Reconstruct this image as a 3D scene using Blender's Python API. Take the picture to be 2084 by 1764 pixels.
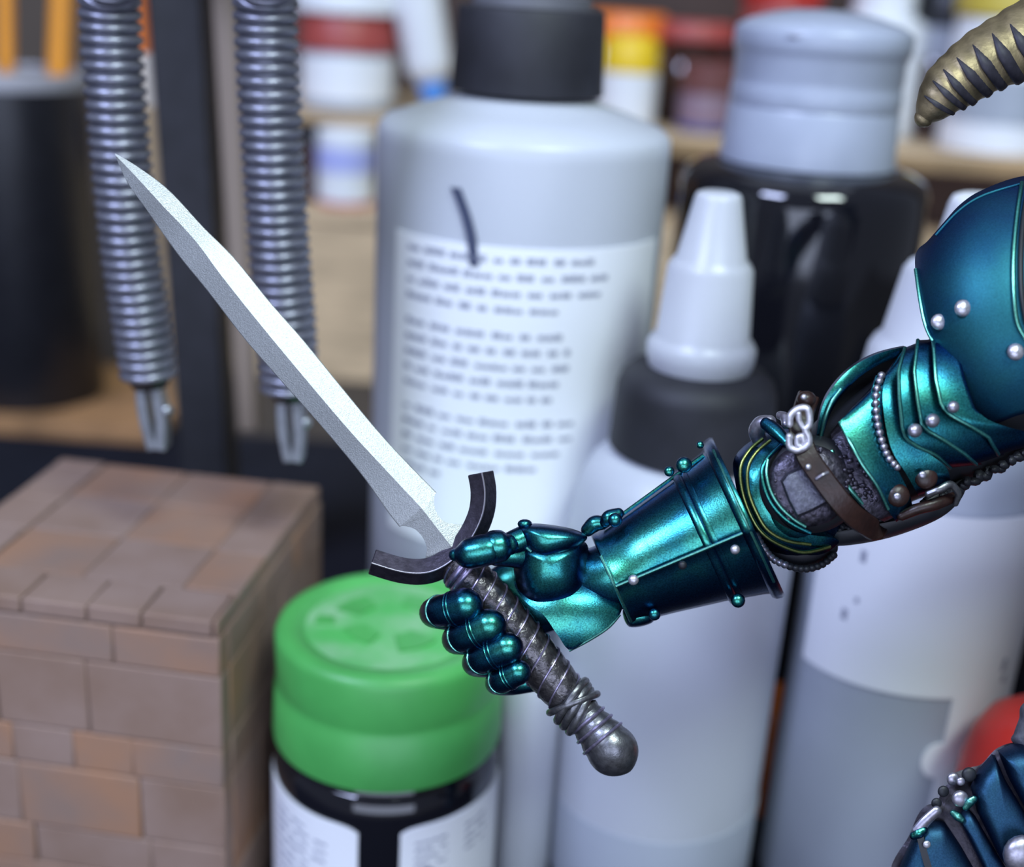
import bpy, math, random
from mathutils import Vector, Matrix
random.seed(7)
for o in list(bpy.data.objects): bpy.data.objects.remove(o)
SC = bpy.context.scene
COL = SC.collection
R = math.radians
K = 0.001                      # all lengths below are millimetres
# ------------------------------------------------------------------ camera
F = 2500.0; CX, CY = 1042.0, 882.0
TILT, ROLL = R(20.5), R(3.5)
CAMZ = 125.0
CAM = Vector((0, 0, CAMZ))
FWD = Vector((0, math.cos(TILT), -math.sin(TILT)))
U0 = Vector((0, math.sin(TILT), math.cos(TILT))); R0 = Vector((1, 0, 0))
RT = R0*math.cos(ROLL) + U0*math.sin(ROLL)
UP = U0*math.cos(ROLL) - R0*math.sin(ROLL)
cd = bpy.data.cameras.new('camera'); cam = bpy.data.objects.new('camera', cd); COL.objects.link(cam)
cd.sensor_fit = 'HORIZONTAL'; cd.sensor_width = 36.0; cd.lens = F*36/2084
cam.matrix_world = Matrix(((RT.x, UP.x, -FWD.x, 0), (RT.y, UP.y, -FWD.y, 0), (RT.z, UP.z, -FWD.z, CAMZ*K), (0, 0, 0, 1)))
cd.clip_start = 0.005; cd.clip_end = 50
cd.dof.use_dof = True; cd.dof.focus_distance = 0.1125; cd.dof.aperture_fstop = 15.0; cd.dof.aperture_blades = 0
SC.camera = cam
# ------------------------------------------------------------------ world, lamps, exposure
w = bpy.data.worlds.new('room_light'); SC.world = w; w.use_nodes = True
w.node_tree.nodes['Background'].inputs[0].default_value = (0.70, 0.78, 1.0, 1)
w.node_tree.nodes['Background'].inputs[1].default_value = 0.20
def area(name, loc, target, sx, sy, power, col):
    ld = bpy.data.lights.new(name, 'AREA'); ld.shape = 'RECTANGLE'; ld.size = sx*K; ld.size_y = sy*K
    ld.energy = power; ld.color = col
    o = bpy.data.objects.new(name, ld); COL.objects.link(o)
    o.location = Vector(loc)*K
    o.rotation_euler = (Vector(target)-Vector(loc)).to_track_quat('-Z', 'Y').to_euler()
    return o
area('desk_lamp_cool', (-430, -330, 700), (0, 150, 40), 290, 160, 7.2, (0.56, 0.65, 1.0))
area('desk_lamp_neutral', (240, -330, 780), (0, 150, 40), 290, 160, 6.6, (0.76, 0.92, 0.90))
area('overhead_fill', (0, 250, 1000), (0, 250, 0), 900, 700, 1.2, (0.70, 0.80, 1.0))  # added overhead fill standing in for ceiling bounce, not an actual lamp
area('front_fill', (60, -900, 120), (0, 150, 30), 1100, 500, 6.0, (0.66, 0.75, 1.0))  # added soft fill from behind the camera to lift the bottle fronts, no actual window
SC.view_settings.view_transform = 'Standard'; SC.view_settings.look = 'None'
SC.view_settings.gamma = 1.0; SC.view_settings.use_curve_mapping = False
SC.view_settings.exposure = 0.0

# ------------------------------------------------------------------ coordinates
def pix(px, py, d):            # the world point (mm) at depth d seen at a pixel of the frame
    return CAM + (FWD + RT*((px-CX)/F) - UP*((py-CY)/F))*d
def at_y(px, py, Y):
    v = FWD + RT*((px-CX)/F) - UP*((py-CY)/F)
    return CAM + v*(Y/v.y)
def at_z(px, py, z):
    v = FWD + RT*((px-CX)/F) - UP*((py-CY)/F)
    return CAM + v*((z-CAMZ)/v.z)
def row_z(x, y, py):           # height on the vertical line x, y that shows at row py
    # 882 - F*(v.UP)/(v.FWD) = py, v = (x, y, h)
    k = (CY-py)/F
    a0 = x*UP.x + y*UP.y; b0 = x*FWD.x + y*FWD.y
    h = (k*b0 - a0)/(UP.z - k*FWD.z)
    return CAMZ + h
def depth(p): return (Vector(p)-CAM).dot(FWD)
DA = 115.0; S = DA/F           # the figure's plane and its mm per pixel
def A(p):                      # figure space: (px, py, w), w = pixels away from the viewer
    return pix(p[0], p[1], DA + p[2]*S)
ID = lambda p: Vector(p)

# ------------------------------------------------------------------ mesh builder
def cat(pts, n, closed=False):
    """smooth curve through points, n samples"""
    P = [Vector(p) for p in pts]; m = len(P); out = []
    segs = m if closed else m-1
    for i in range(n):
        u = i*segs/(n if closed else n-1)
        k = min(int(u), segs-1); t = u-k
        if closed: p0, p1, p2, p3 = P[(k-1) % m], P[k % m], P[(k+1) % m], P[(k+2) % m]
        else: p0, p1, p2, p3 = P[max(k-1, 0)], P[k], P[min(k+1, m-1)], P[min(k+2, m-1)]
        out.append(0.5*((2*p1) + (p2-p0)*t + (2*p0-5*p1+4*p2-p3)*t*t + (3*p1-p0-3*p2+p3)*t*t*t))
    return out
def lin(pts, n, closed=False):
    P = [Vector(p) for p in pts]
    if closed: P = P+[P[0]]
    L = [0]
    for a, b in zip(P, P[1:]): L.append(L[-1]+(b-a).length)
    out = []
    for i in range(n):
        s = L[-1]*i/(n if closed else n-1); k = 0
        while k < len(P)-2 and L[k+1] < s: k += 1
        t = (s-L[k])/max(1e-9, L[k+1]-L[k]); out.append(P[k].lerp(P[k+1], t))
    return out
class MB:
    def __init__(s, m=A): s.v = []; s.f = []; s.m = m
    def add(s, vs, fs):
        b = len(s.v); s.v += [Vector(v) for v in vs]; s.f += [tuple(i+b for i in f) for f in fs]; return s
    def grid(s, rows, cu=False, cap0=False, cap1=False):
        n = len(rows[0]); vs = [p for r in rows for p in r]; fs = []
        for i in range(len(rows)-1):
            for j in range(n if cu else n-1):
                a = i*n+j; b = i*n+(j+1) % n; fs.append((a, b, b+n, a+n))
        if cap0: fs.append(tuple(range(n-1, -1, -1)))
        if cap1: fs.append(tuple(range((len(rows)-1)*n, len(rows)*n)))
        return s.add(vs, fs)
    def tube(s, pts, rad, seg=14, flat=1.0, up=None, caps=True):
        P = [Vector(p) for p in pts]; n = len(P)
        if not hasattr(rad, '__len__'): rad = [rad]*n
        up = Vector(up) if up else Vector((0.13, 0.21, -1)); rows = []; nx = None
        for i in range(n):
            t = (P[min(i+1, n-1)]-P[max(i-1, 0)]).normalized()
            if nx is None: nx = t.cross(up)
            else: nx = nx - t*nx.dot(t)
            if nx.length < 1e-6: nx = t.orthogonal()
            nx.normalize(); ny = t.cross(nx)
            rows.append([P[i]+nx*(rad[i]*math.cos(2*math.pi*j/seg))+ny*(rad[i]*flat*math.sin(2*math.pi*j/seg)) for j in range(seg)])
        return s.grid(rows, True, caps, caps)
    def cap_tube(s, pts, rad, seg=16, n=24, flat=1.0, up=None):
        """smooth tube with rounded ends"""
        C = cat(pts, n); rr = [v.x for v in cat([(r, 0, 0) for r in rad], n)] if hasattr(rad, '__len__') else [rad]*n
        a = (C[0]-C[1]).normalized(); b = (C[-1]-C[-2]).normalized(); P = []; Q = []
        for q in (90, 70, 50, 30, 12): P.append(C[0]+a*rr[0]*math.sin(R(q))); Q.append(max(rr[0]*math.cos(R(q)), rr[0]*.02))
        P += C; Q += rr
        for q in (12, 30, 50, 70, 90): P.append(C[-1]+b*rr[-1]*math.sin(R(q))); Q.append(max(rr[-1]*math.cos(R(q)), rr[-1]*.02))
        return s.tube(P, Q, seg, flat, up)
    def ball(s, c, r, seg=14, rings=8):
        if not hasattr(r, '__len__'): r = (r, r, r)
        rows = []
        for i in range(rings+1):
            a = math.pi*(0.02+0.96*i/rings)
            rows.append([Vector(c)+Vector((r[0]*math.sin(a)*math.cos(2*math.pi*j/seg), r[1]*math.sin(a)*math.sin(2*math.pi*j/seg), -r[2]*math.cos(a))) for j in range(seg)])
        return s.grid(rows, True, True, True)
    def dome(s, outline, cen, rings=8, n=56, back=14, smooth=True, pw=2.0, relax=4, zf=None):
        O = cat(outline, n, True) if smooth else lin(outline, n, True)
        c = Vector(cen); rows = []
        rows.append([Vector((p.x, p.y, p.z+back)).lerp(Vector((c.x, c.y, p.z+back)), .08) for p in O])
        rows.append([Vector((p.x, p.y, p.z+back*.4)) for p in O])
        for i in range(rings+1):
            t = 1-i/rings; f = (1-t**pw)**(1/pw) if t < 1 else 0
            t = max(t, .03)
            rows.append([Vector((c.x+(p.x-c.x)*t, c.y+(p.y-c.y)*t, p.z+(c.z-p.z)*f)) for p in O])
        if zf:
            for i, r in enumerate(rows):
                for p in r: p.z = zf(p.x, p.y)+(back if i == 0 else back*.5 if i == 1 else 0)
            relax = 0
        for _ in range(relax):
            for i in range(3, len(rows)-1):
                r = rows[i]; z = [(r[j-1].z+r[(j+1) % n].z)*.35+r[j].z*.3 for j in range(n)]
                if _ % 3 == 2: z = [z[j]*.6+(rows[i-1][j].z+rows[i+1][j].z)*.2 for j in range(n)]
                for j in range(n): r[j].z = z[j]
        return s.grid(rows, True, True, True)
    def lame(s, e0, e1, w0, h, n=30, m=8, lift=0, thick=10, smooth=True):
        """curved plate between edge e0 and edge e1; bulges h towards the viewer"""
        f = cat if smooth else lin
        E0, E1 = f(e0, n), f(e1, n); front = []; backr = []
        for i in range(n):
            v = -1+2*i/(n-1); wz = w0-h*math.sqrt(max(0, 1-(v*.97)**2))
            front.append([Vector((E0[i].x+(E1[i].x-E0[i].x)*j/m, E0[i].y+(E1[i].y-E0[i].y)*j/m, wz-lift*(1-j/m)-.15*lift*math.sin(math.pi*j/m))) for j in range(m+1)])
            backr.append([p+Vector((0, 0, thick)) for p in reversed(front[-1])])
        return s.grid([a+b for a, b in zip(front, backr)], True, True, True)
    def sweep(s, pts, prof, up=(0, 0, -1), n=None, smooth=True, scale=None):
        P = (cat if smooth else lin)(pts, n) if n else [Vector(p) for p in pts]; rows = []
        for i in range(len(P)):
            t = (P[min(i+1, len(P)-1)]-P[max(i-1, 0)]).normalized(); u = Vector(up); u = (u-t*u.dot(t)).normalized(); x = t.cross(u)
            k = scale(i/(len(P)-1)) if scale else 1
            rows.append([P[i]+x*(a*k)+u*(b*k) for a, b in prof])
        return s.grid(rows, True, True, True)
    def box(s, x0, x1, y0, y1, z0, z1, bev=0):
        vs = [(x, y, z) for z in (z0, z1) for y in (y0, y1) for x in (x0, x1)]
        return s.add(vs, [(0, 2, 3, 1), (4, 5, 7, 6), (0, 1, 5, 4), (2, 6, 7, 3), (0, 4, 6, 2), (1, 3, 7, 5)])
    def lathe(s, x, y, prof, seg=72, ribs=0, ribd=0.0, ribrange=None):
        rows = []
        for (r, z) in prof:
            row = []
            for j in range(seg):
                a = 2*math.pi*j/seg; rr = max(r, .02)
                if ribs and ribrange and ribrange[0] <= z <= ribrange[1]: rr -= ribd*(0.5+0.5*math.cos(a*ribs))
                row.append((x+rr*math.cos(a), y+rr*math.sin(a), z))
            rows.append(row)
        return s.grid(rows, True, True, True)
    def patch(s, x, y, r, z0, z1, a0, a1, n=20, th=.25, zf=None, rt=None):
        """label bent round a vertical cylinder; angle 0 faces the viewer, + to the right"""
        rt = r if rt is None else rt
        fr = []; bk = []
        for i in range(n+1):
            a = R(a0+(a1-a0)*i/n); zz0 = z0(i/n) if callable(z0) else z0; zz1 = z1(i/n) if callable(z1) else z1
            dx, dy = math.sin(a), -math.cos(a)
            fr.append([(x+(r+th)*dx, y+(r+th)*dy, zz0), (x+(rt+th)*dx, y+(rt+th)*dy, zz1)]); bk.append([(x+(rt-.2)*dx, y+(rt-.2)*dy, zz1), (x+(r-.2)*dx, y+(r-.2)*dy, zz0)])
        return s.grid([a+b for a, b in zip(fr, bk)], True, True, True)

ROOTLOC = {}
def root_of(o):
    while o.parent: o = o.parent
    return o
def obj(name, mb, mat, parent=None, smooth=40, origin=None, bevel=0, subd=0):
    me = bpy.data.meshes.new(name)
    pts = [mb.m(v) for v in mb.v]
    off = Vector((0, 0, 0))
    if parent is not None: off = ROOTLOC[root_of(parent).name]
    elif origin is not None: off = Vector(origin)
    me.from_pydata([(p-off)*K for p in pts], [], mb.f); me.validate()
    import bmesh
    bm = bmesh.new(); bm.from_mesh(me); bmesh.ops.recalc_face_normals(bm, faces=bm.faces); bm.to_mesh(me); bm.free()
    for p in me.polygons: p.use_smooth = True
    me.set_sharp_from_angle(angle=R(smooth))
    me.materials.append(mat)
    o = bpy.data.objects.new(name, me); COL.objects.link(o)
    if parent is not None: o.parent = parent
    else:
        o.location = off*K; ROOTLOC[o.name] = off
    if bevel:
        b = o.modifiers.new('edge', 'BEVEL'); b.width = bevel*K; b.segments = 2; b.limit_method = 'ANGLE'; b.angle_limit = R(40)
    if subd:
        b = o.modifiers.new('smooth', 'SUBSURF'); b.levels = subd; b.render_levels = subd
    return o
def tag(o, label, cat_, group=None, kind=None):
    o['label'] = label
    if cat_: o['category'] = cat_
    if group: o['group'] = group
    if kind: o['kind'] = kind
    return o
def thing(name, loc, label, cat_, group=None):
    o = bpy.data.objects.new(name, None); COL.objects.link(o); o.location = Vector(loc)*K
    o.empty_display_size = .01; ROOTLOC[o.name] = Vector(loc)
    return tag(o, label, cat_, group)

# ------------------------------------------------------------------ materials
def nt(name):
    m = bpy.data.materials.new(name); m.use_nodes = True; t = m.node_tree
    return m, t, t.nodes['Principled BSDF'], t.nodes.new, t.links.new
def mat(name, col, rough=.5, metal=0.0, var=0.0, vs=400, bump=0.0, bs=3000, spec=.5, col2=None, trans=0, sss=0, coat=0, stretch=None, alpha=1):
    m, t, b, N, L = nt(name)
    b.inputs['Base Color'].default_value = (*col, 1); b.inputs['Roughness'].default_value = rough; b.inputs['Metallic'].default_value = metal
    b.inputs['Specular IOR Level'].default_value = spec; b.inputs['Transmission Weight'].default_value = trans; b.inputs['Coat Weight'].default_value = coat
    b.inputs['Alpha'].default_value = alpha
    if sss:
        b.inputs['Subsurface Weight'].default_value = sss; b.inputs['Subsurface Radius'].default_value = (.004, .004, .004); b.inputs['Subsurface Scale'].default_value = 1
    tc = N('ShaderNodeTexCoord'); src = tc.outputs['Object']
    if stretch:
        mp = N('ShaderNodeMapping'); mp.inputs['Scale'].default_value = stretch; L(src, mp.inputs[0]); src = mp.outputs[0]
    if var or col2:
        n = N('ShaderNodeTexNoise'); n.inputs['Scale'].default_value = vs; n.inputs['Detail'].default_value = 5; L(src, n.inputs['Vector'])
        cr = N('ShaderNodeValToRGB'); c2 = col2 or tuple(c*(1-var) for c in col); c1 = col if col2 else tuple(min(1, c*(1+var*.6)) for c in col)
        cr.color_ramp.elements[0].color = (*c2, 1); cr.color_ramp.elements[1].color = (*c1, 1)
        cr.color_ramp.elements[0].position = .35; cr.color_ramp.elements[1].position = .65
        L(n.outputs['Fac'], cr.inputs[0]); L(cr.outputs[0], b.inputs['Base Color'])
    if bump:
        n2 = N('ShaderNodeTexNoise'); n2.inputs['Scale'].default_value = bs; n2.inputs['Detail'].default_value = 3; L(src, n2.inputs['Vector'])
        bp = N('ShaderNodeBump'); bp.inputs['Strength'].default_value = bump; bp.inputs['Distance'].default_value = .0001; L(n2.outputs['Fac'], bp.inputs['Height']); L(bp.outputs[0], b.inputs['Normal'])
    return m
def armour(name, stops, rough=.3, flake=.25, bump=.12):
    """colour-shifting metallic paint with fine flake"""
    m, t, b, N, L = nt(name)
    b.inputs['Metallic'].default_value = 1.0
    lw = N('ShaderNodeLayerWeight'); lw.inputs[0].default_value = .5
    tc = N('ShaderNodeTexCoord')
    n = N('ShaderNodeTexNoise'); n.inputs['Scale'].default_value = 260; n.inputs['Detail'].default_value = 4; L(tc.outputs['Object'], n.inputs['Vector'])
    ma = N('ShaderNodeMath'); ma.operation = 'MULTIPLY_ADD'; L(n.outputs['Fac'], ma.inputs[0]); ma.inputs[1].default_value = .5; ma.inputs[2].default_value = -.25
    ad = N('ShaderNodeMath'); ad.operation = 'ADD'; L(lw.outputs['Facing'], ad.inputs[0]); L(ma.outputs[0], ad.inputs[1])
    cr = N('ShaderNodeValToRGB'); e = cr.color_ramp.elements
    e[0].position = stops[0][0]; e[0].color = (*stops[0][1], 1); e[1].position = stops[-1][0]; e[1].color = (*stops[-1][1], 1)
    for p, c in stops[1:-1]: q = e.new(p); q.color = (*c, 1)
    L(ad.outputs[0], cr.inputs[0])
    v = N('ShaderNodeTexNoise'); v.inputs['Scale'].default_value = 7000; v.inputs['Detail'].default_value = 2; L(tc.outputs['Object'], v.inputs['Vector'])
    mr = N('ShaderNodeMapRange'); mr.inputs['From Min'].default_value = .3; mr.inputs['From Max'].default_value = .7; mr.inputs['To Min'].default_value = 1-flake; mr.inputs['To Max'].default_value = 1+flake; L(v.outputs['Fac'], mr.inputs['Value'])
    mx = N('ShaderNodeVectorMath'); mx.operation = 'SCALE'; L(cr.outputs[0], mx.inputs[0]); L(mr.outputs[0], mx.inputs['Scale'])
    L(mx.outputs[0], b.inputs['Base Color'])
    b.inputs['Roughness'].default_value = rough
    bp = N('ShaderNodeBump'); bp.inputs['Strength'].default_value = bump; bp.inputs['Distance'].default_value = .00005; L(v.outputs['Fac'], bp.inputs['Height']); L(bp.outputs[0], b.inputs['Normal'])
    return m
TEAL = [(0.0, (.052, .31, .23)), (.12, (.026, .20, .215)), (.28, (.016, .11, .21)), (.52, (.011, .048, .15)), (1.0, (.02, .03, .11))]
M = {}
M['teal'] = armour('teal_shift_metal', TEAL, .29, .4, .2)
M['teal_edge'] = armour('teal_edge_metal', [(0, (.17, .52, .40)), (.5, (.07, .36, .36)), (1, (.03, .12, .24))], .35)
M['gold_edge'] = armour('green_gold_metal', [(0, (.26, .28, .09)), (.5, (.10, .20, .09)), (1, (.03, .07, .06))], .33)
M['blue'] = armour('blue_shift_metal', [(0, (.02, .115, .145)), (.25, (.016, .085, .15)), (.55, (.015, .045, .13)), (1, (.015, .02, .07))], .54, .15, .1)
M['hipblue'] = armour('slate_blue_metal', [(0, (.022, .068, .115)), (.3, (.02, .05, .115)), (.6, (.012, .03, .08)), (1, (.015, .02, .07))], .5, .2, .1)
M['blade'] = mat('silver_paint', (.41, .42, .42), .46, .78, .10, 5000, .35, 9000)
M['guard'] = mat('dark_steel', (.085, .075, .10), .40, .9, .25, 1500, .3, 4000)
M['guard_edge'] = mat('worn_steel_edge', (.30, .28, .31), .45, .9)
M['grip'] = mat('black_leather_wrap', (.15, .14, .145), .28, .85, .5, 1600, .6, 3000, col2=(.06, .055, .06))
M['cord'] = mat('violet_steel_cord', (.36, .32, .46), .35, .9, .3, 2500)
M['pommel'] = mat('gunmetal', (.20, .20, .215), .36, .9, .3, 1500, .2, 5000)
M['silver'] = mat('bright_silver', (.58, .56, .62), .38, .8, .25, 3000, .3, 5000)
M['greysteel'] = mat('grey_steel', (.40, .38, .45), .38, .9, .2, 3000)
M['mail'] = mat('dark_mail', (.065, .058, .08), .36, .7, .6, 1800, .7, 2600)
M['patch'] = mat('slate_patch', (.11, .11, .145), .45, .8, .3, 2500, .6, 5000)
M['strap'] = mat('brown_leather', (.020, .007, .005), .38, 0, .3, 900, .3, 2500)
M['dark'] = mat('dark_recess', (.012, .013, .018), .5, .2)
M['horn'] = mat('bronze_horn', (.25, .195, .11), .48, .75, .35, 500, .35, 2500)
M['hgroove'] = mat('dark_horn_groove', (.025, .022, .032), .55, .4, .3, 1500)
M['frost'] = mat('frosted_plastic', (.50, .52, .57), .35, 0, 0, sss=.25)
M['frost_dark'] = mat('frosted_plastic_grey', (.37, .40, .46), .4, 0, .05, 60)
M['nozzle'] = mat('natural_plastic', (.50, .51, .55), .35, 0, .03, 80, sss=.3)
M['clearcap'] = mat('cloudy_clear_plastic', (.36, .39, .48), .3, 0, .12, 60)
M['label'] = mat('label_paper', (.80, .81, .84), .45, 0)
M['ink'] = mat('label_ink', (.28, .29, .36), .6)
M['inkdark'] = mat('black_ink', (.05, .06, .11), .5)
M['black'] = mat('black_plastic', (.012, .012, .016), .35, 0, .2, 300)
M['blackmatte'] = mat('matte_black_plastic', (.015, .0145, .020), .6, 0, .25, 200)
M['blackgloss'] = mat('glossy_black_bottle', (.006, .006, .009), .07, 0, coat=.5)
M['green'] = mat('green_cap_plastic', (.07, .36, .08), .4, 0, .15, 90)
M['greentop'] = mat('worn_green_plastic', (.075, .40, .09), .5, 0, 0, 130, col2=(.24, .46, .24))
M['white'] = mat('white_plastic', (.78, .79, .82), .4, 0)
M['yellow'] = mat('yellow_plastic', (.80, .52, .01), .4)
M['orange'] = mat('orange_plastic', (.80, .19, .02), .4)
M['red'] = mat('red_plastic', (.50, .022, .014), .35)
M['redlabel'] = mat('faded_red_label', (.36, .06, .05), .45)
M['bluep'] = mat('blue_plastic', (.10, .32, .85), .4)
M['lilac'] = mat('lilac_print', (.42, .45, .80), .5)
M['pencil'] = mat('orange_pencil', (.72, .27, .01), .4)
M['wood'] = mat('pale_plywood', (.62, .45, .28), .55, 0, .25, 60, .1, 800, stretch=(1, 1, 6))
M['woodedge'] = mat('plywood_edge', (.36, .23, .11), .6, 0, .3, 80)
M['woodbrown'] = mat('warm_brown_wood', (.38, .20, .085), .6, 0, .35, 60)
M['tan'] = mat('tan_handle', (.42, .30, .16), .5, 0, .2, 60)
M['hose'] = mat('grey_hose_metal', (.24, .24, .29), .36, .7, .2, 600)
M['clip'] = mat('clip_metal', (.34, .35, .38), .35, .8, .2, 500)
M['brick'] = mat('rust_brown_brick', (.26, .175, .145), .75, 0, .3, 70, .4, 900, col2=(.205, .125, .090))
M['brick2'] = mat('rust_orange_brick', (.30, .155, .09), .75, 0, .3, 60, .4, 900, col2=(.21, .145, .12))
M['brickcore'] = mat('brick_joint', (.20, .135, .11), .85)
M['mat'] = mat('black_cutting_mat', (.010, .011, .018), .85, 0, .2, 60, spec=.15)
M['desk'] = mat('dark_desk', (.05, .04, .035), .6, 0, .3, 20)
M['wall'] = mat('dim_wall', (.10, .075, .06), .8, 0, .15, 10)
M['backboard'] = mat('dark_back_board', (.055, .03, .024), .7, 0, .2, 20)
M['amber'] = mat('amber_glass', (.035, .013, .008), .12, 0, coat=.5)

# ================================================================== STRUCTURE
TABLE = obj('table_top', MB(ID).box(-420, 480, -60, 640, -25, 0), M['desk'], bevel=1); TABLE['kind'] = 'structure'
wb = obj('wall_back', MB(ID).box(-900, 900, 645, 665, -760, 900), M['wall']); wb['kind'] = 'structure'
fl = obj('floor', MB(ID).box(-900, 900, -700, 665, -780, -760), M['desk']); fl['kind'] = 'structure'
m_ = tag(obj('cutting_mat', MB(ID).box(-260, 300, 60, 318, 0, 1.0), M['mat'], origin=(0, 180, 0), bevel=.3), 'black cutting mat lying on the desk under the bottles', 'mat')

# ================================================================== BOTTLES
def pl(px, py, Y):
    p = at_y(px, py, Y); return p.x, p.y
def prof(x, y, items):
    """(row, half width in pixels) pairs -> (radius, height)"""
    out = []
    for py, hw in items:
        z = row_z(x, y, py); d = depth((x, y, z)); out.append((hw*d/F, z))
    return out
def lathe_part(name, x, y, items, m, parent, seg=72, **k):
    pr = prof(x, y, items) if items and items[0][0] is not None else items
    return obj(name, MB(ID).lathe(x, y, pr, seg, **k), m, parent, smooth=50)
def text_rows(parent, x, y, r, rows, a0, lh, name='text_line', m=None, off=.32):
    """rows of small printed words bent round a cylinder; rows = [(z, [word widths])]; a word is a run of short strokes"""
    for z, words in rows:
        mb = MB(ID); a = a0
        for wd, gap in words:
            da = math.degrees(wd/r); na = max(1, int(wd/1.1)); 
            for q in range(na):
                b0 = a+da*q/na; b1 = a+da*(q+.86)/na; hh = lh*random.uniform(.7, 1.15)
                mb.patch(x, y, r, z, z+hh, b0, b1, n=1, th=off)
            a += da+math.degrees(gap/r)
        o = obj(name, mb, m or M['ink'], parent, smooth=30)
BASE = 1.0
# ---- big frosted bottle
x, y = pl(1073, 180, 178)
bb = thing('frosted_bottle', (x, y, BASE), 'large frosted bottle with black cap and a white label of small print', 'bottle')
rr = prof(x, y, [(290, 297)])[0][0]
pz = prof(x, y, [(196, 146), (203, 156), (222, 215), (246, 280), (258, 292), (266, 297)])
body = [(rr*.96, BASE), (rr, BASE+1.5)] + [(rr, row_z(x, y, 290))] + [(min(a, rr), z) for a, z in reversed(pz)]
obj('body', MB(ID).lathe(x, y, body, 96), M['frost'], bb, smooth=50)
capm = lathe_part('cap', x, y, [(186, 154), (184, 155), (24, 151), (18, 148), (14, 138)], M['blackmatte'], bb, 96, ribs=48, ribd=.12, ribrange=(row_z(x, y, 175), row_z(x, y, 40)))
lathe_part('cap_spout', x, y, [(16, 124), (-8, 120), (-12, 110)], mat('charcoal_plastic', (.10, .10, .115), .5), bb)
ztop = row_z(x, y, 445); zbot = row_z(x, y, 1010)
lab = obj('label', MB(ID).patch(x, y, rr, zbot, ztop, -52, 66, 40), M['label'], bb)
lh = .62; rows = []; z = row_z(x, y, 473); dz = (row_z(x, y, 473)-row_z(x, y, 563))/3.0
def words(total, first=0):
    out = []; a = 0
    while a < total:
        wd = random.uniform(1.3, 4.6); wd = min(wd, total-a); out.append((wd, random.uniform(.55, .95))); a += wd+out[-1][1]
    return out
zz = z
for para, lens in ((0, (27, 29, 28, 22)), (1, (23, 24, 24, 23.5, 22)), (2, (26, 26, 24, 21, 7))):
    for ln in lens:
        rows.append((zz, words(ln))); zz -= dz
    zz -= dz*.62
text_rows(lab, x, y, rr, rows, -44, .75)
mk = MB(ID)
for i in range(12):
    t = i/11; zc = row_z(x, y, 345+128*t); ac = -23.5+8*t+1.5*math.sin(t*3)
    t2 = (i+1)/11; zc2 = row_z(x, y, 345+128*t2); ac2 = -23.5+8*t2+1.5*math.sin(t2*3)
    a = [R(ac-2), R(ac+2), R(ac2+1.8), R(ac2-1.8)]; zs = [zc, zc, zc2, zc2]
    mk.add([(x+(rr+.3)*math.sin(q), y-(rr+.3)*math.cos(q), h) for q, h in zip(a, zs)]+[(x+(rr+.05)*math.sin(q), y-(rr+.05)*math.cos(q), h) for q, h in zip(a, zs)], [(0, 1, 2, 3), (4, 7, 6, 5), (0, 3, 7, 4), (1, 5, 6, 2), (0, 4, 5, 1), (3, 2, 6, 7)])
o = obj('ink_stroke', mk, M['inkdark'], bb); o['label'] = 'dark hand-drawn ink stroke'

# ---- bottle with twist nozzle
x, y = pl(1428, 700, 152)
nb = thing('nozzle_bottle', (x, y, BASE), 'translucent bottle with ribbed black collar and pale cone nozzle, behind the forearm', 'bottle')
rr = prof(x, y, [(1450, 218)])[0][0]
pz = prof(x, y, [(908, 150), (925, 176), (950, 199), (985, 214), (1030, 222)])
body = [(rr*.8, BASE), (rr*.93, BASE+.6), (rr, BASE+3.5), (rr, row_z(x, y, 1100))]+[(min(a, rr), z) for a, z in reversed(pz)]
obj('body', MB(ID).lathe(x, y, body, 96), M['frost'], nb, smooth=60)
b2 = obj('base_ring', MB(ID).lathe(x, y, [(rr*.8, BASE-.0), (rr*.94, BASE+.6), (rr+.1, BASE+3.5), (rr+.12, row_z(x, y, 1575)), (rr-.3, row_z(x, y, 1574))], 96), M['frost_dark'], nb, smooth=60)
lathe_part('collar', x, y, [(910, 160), (906, 166), (790, 162), (768, 155), (752, 138), (744, 118)], M['blackmatte'], nb, 144, ribs=48, ribd=.22, ribrange=(row_z(x, y, 902), row_z(x, y, 792)))
lathe_part('nozzle', x, y, [(744, 104), (724, 110), (702, 111), (690, 104), (680, 95), (544, 87), (532, 80), (522, 71), (402, 48), (394, 44), (390, 34)], M['nozzle'], nb)

# ---- white bottle at the right
x, y = pl(1856, 1200, 150)
wbt = thing('white_bottle', (x, y, BASE), 'white bottle with tall white cone cap and big white label, behind the elbow', 'bottle')
rr = prof(x, y, [(1200, 220)])[0][0]
pz = prof(x, y, [(800, 120), (815, 165), (850, 200), (900, 214), (960, 220)])
obj('body', MB(ID).lathe(x, y, [(rr*.92, BASE), (rr, BASE+2), (rr, row_z(x, y, 1000))]+[(min(a, rr), z) for a, z in reversed(pz)], 96), M['frost_dark'], wbt, smooth=60)
lathe_part('cap', x, y, [(804, 176), (780, 182), (722, 176), (706, 168), (698, 160), (690, 154), (560, 136), (545, 126), (530, 100), (512, 84), (420, 72), (404, 66), (398, 52)], M['white'], wbt)
lw_ = obj('label', MB(ID).patch(x, y, rr, lambda t: row_z(x, y, 1318-18*math.sin(t*1.5)), row_z(x, y, 960), -75, 9, 34), M['label'], wbt)
lw2 = obj('label', MB(ID).patch(x, y, rr, BASE+3, row_z(x, y, 960), 9, 85, 26), M['label'], wbt)
tb = MB(ID); pts = []
for i in range(20):
    q = 2*math.pi*i/20; a = R(7.5)+.28*math.cos(q)*.5; zc = row_z(x, y, 1418)+2.6*math.sin(q); pts.append((a, zc))
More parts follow.
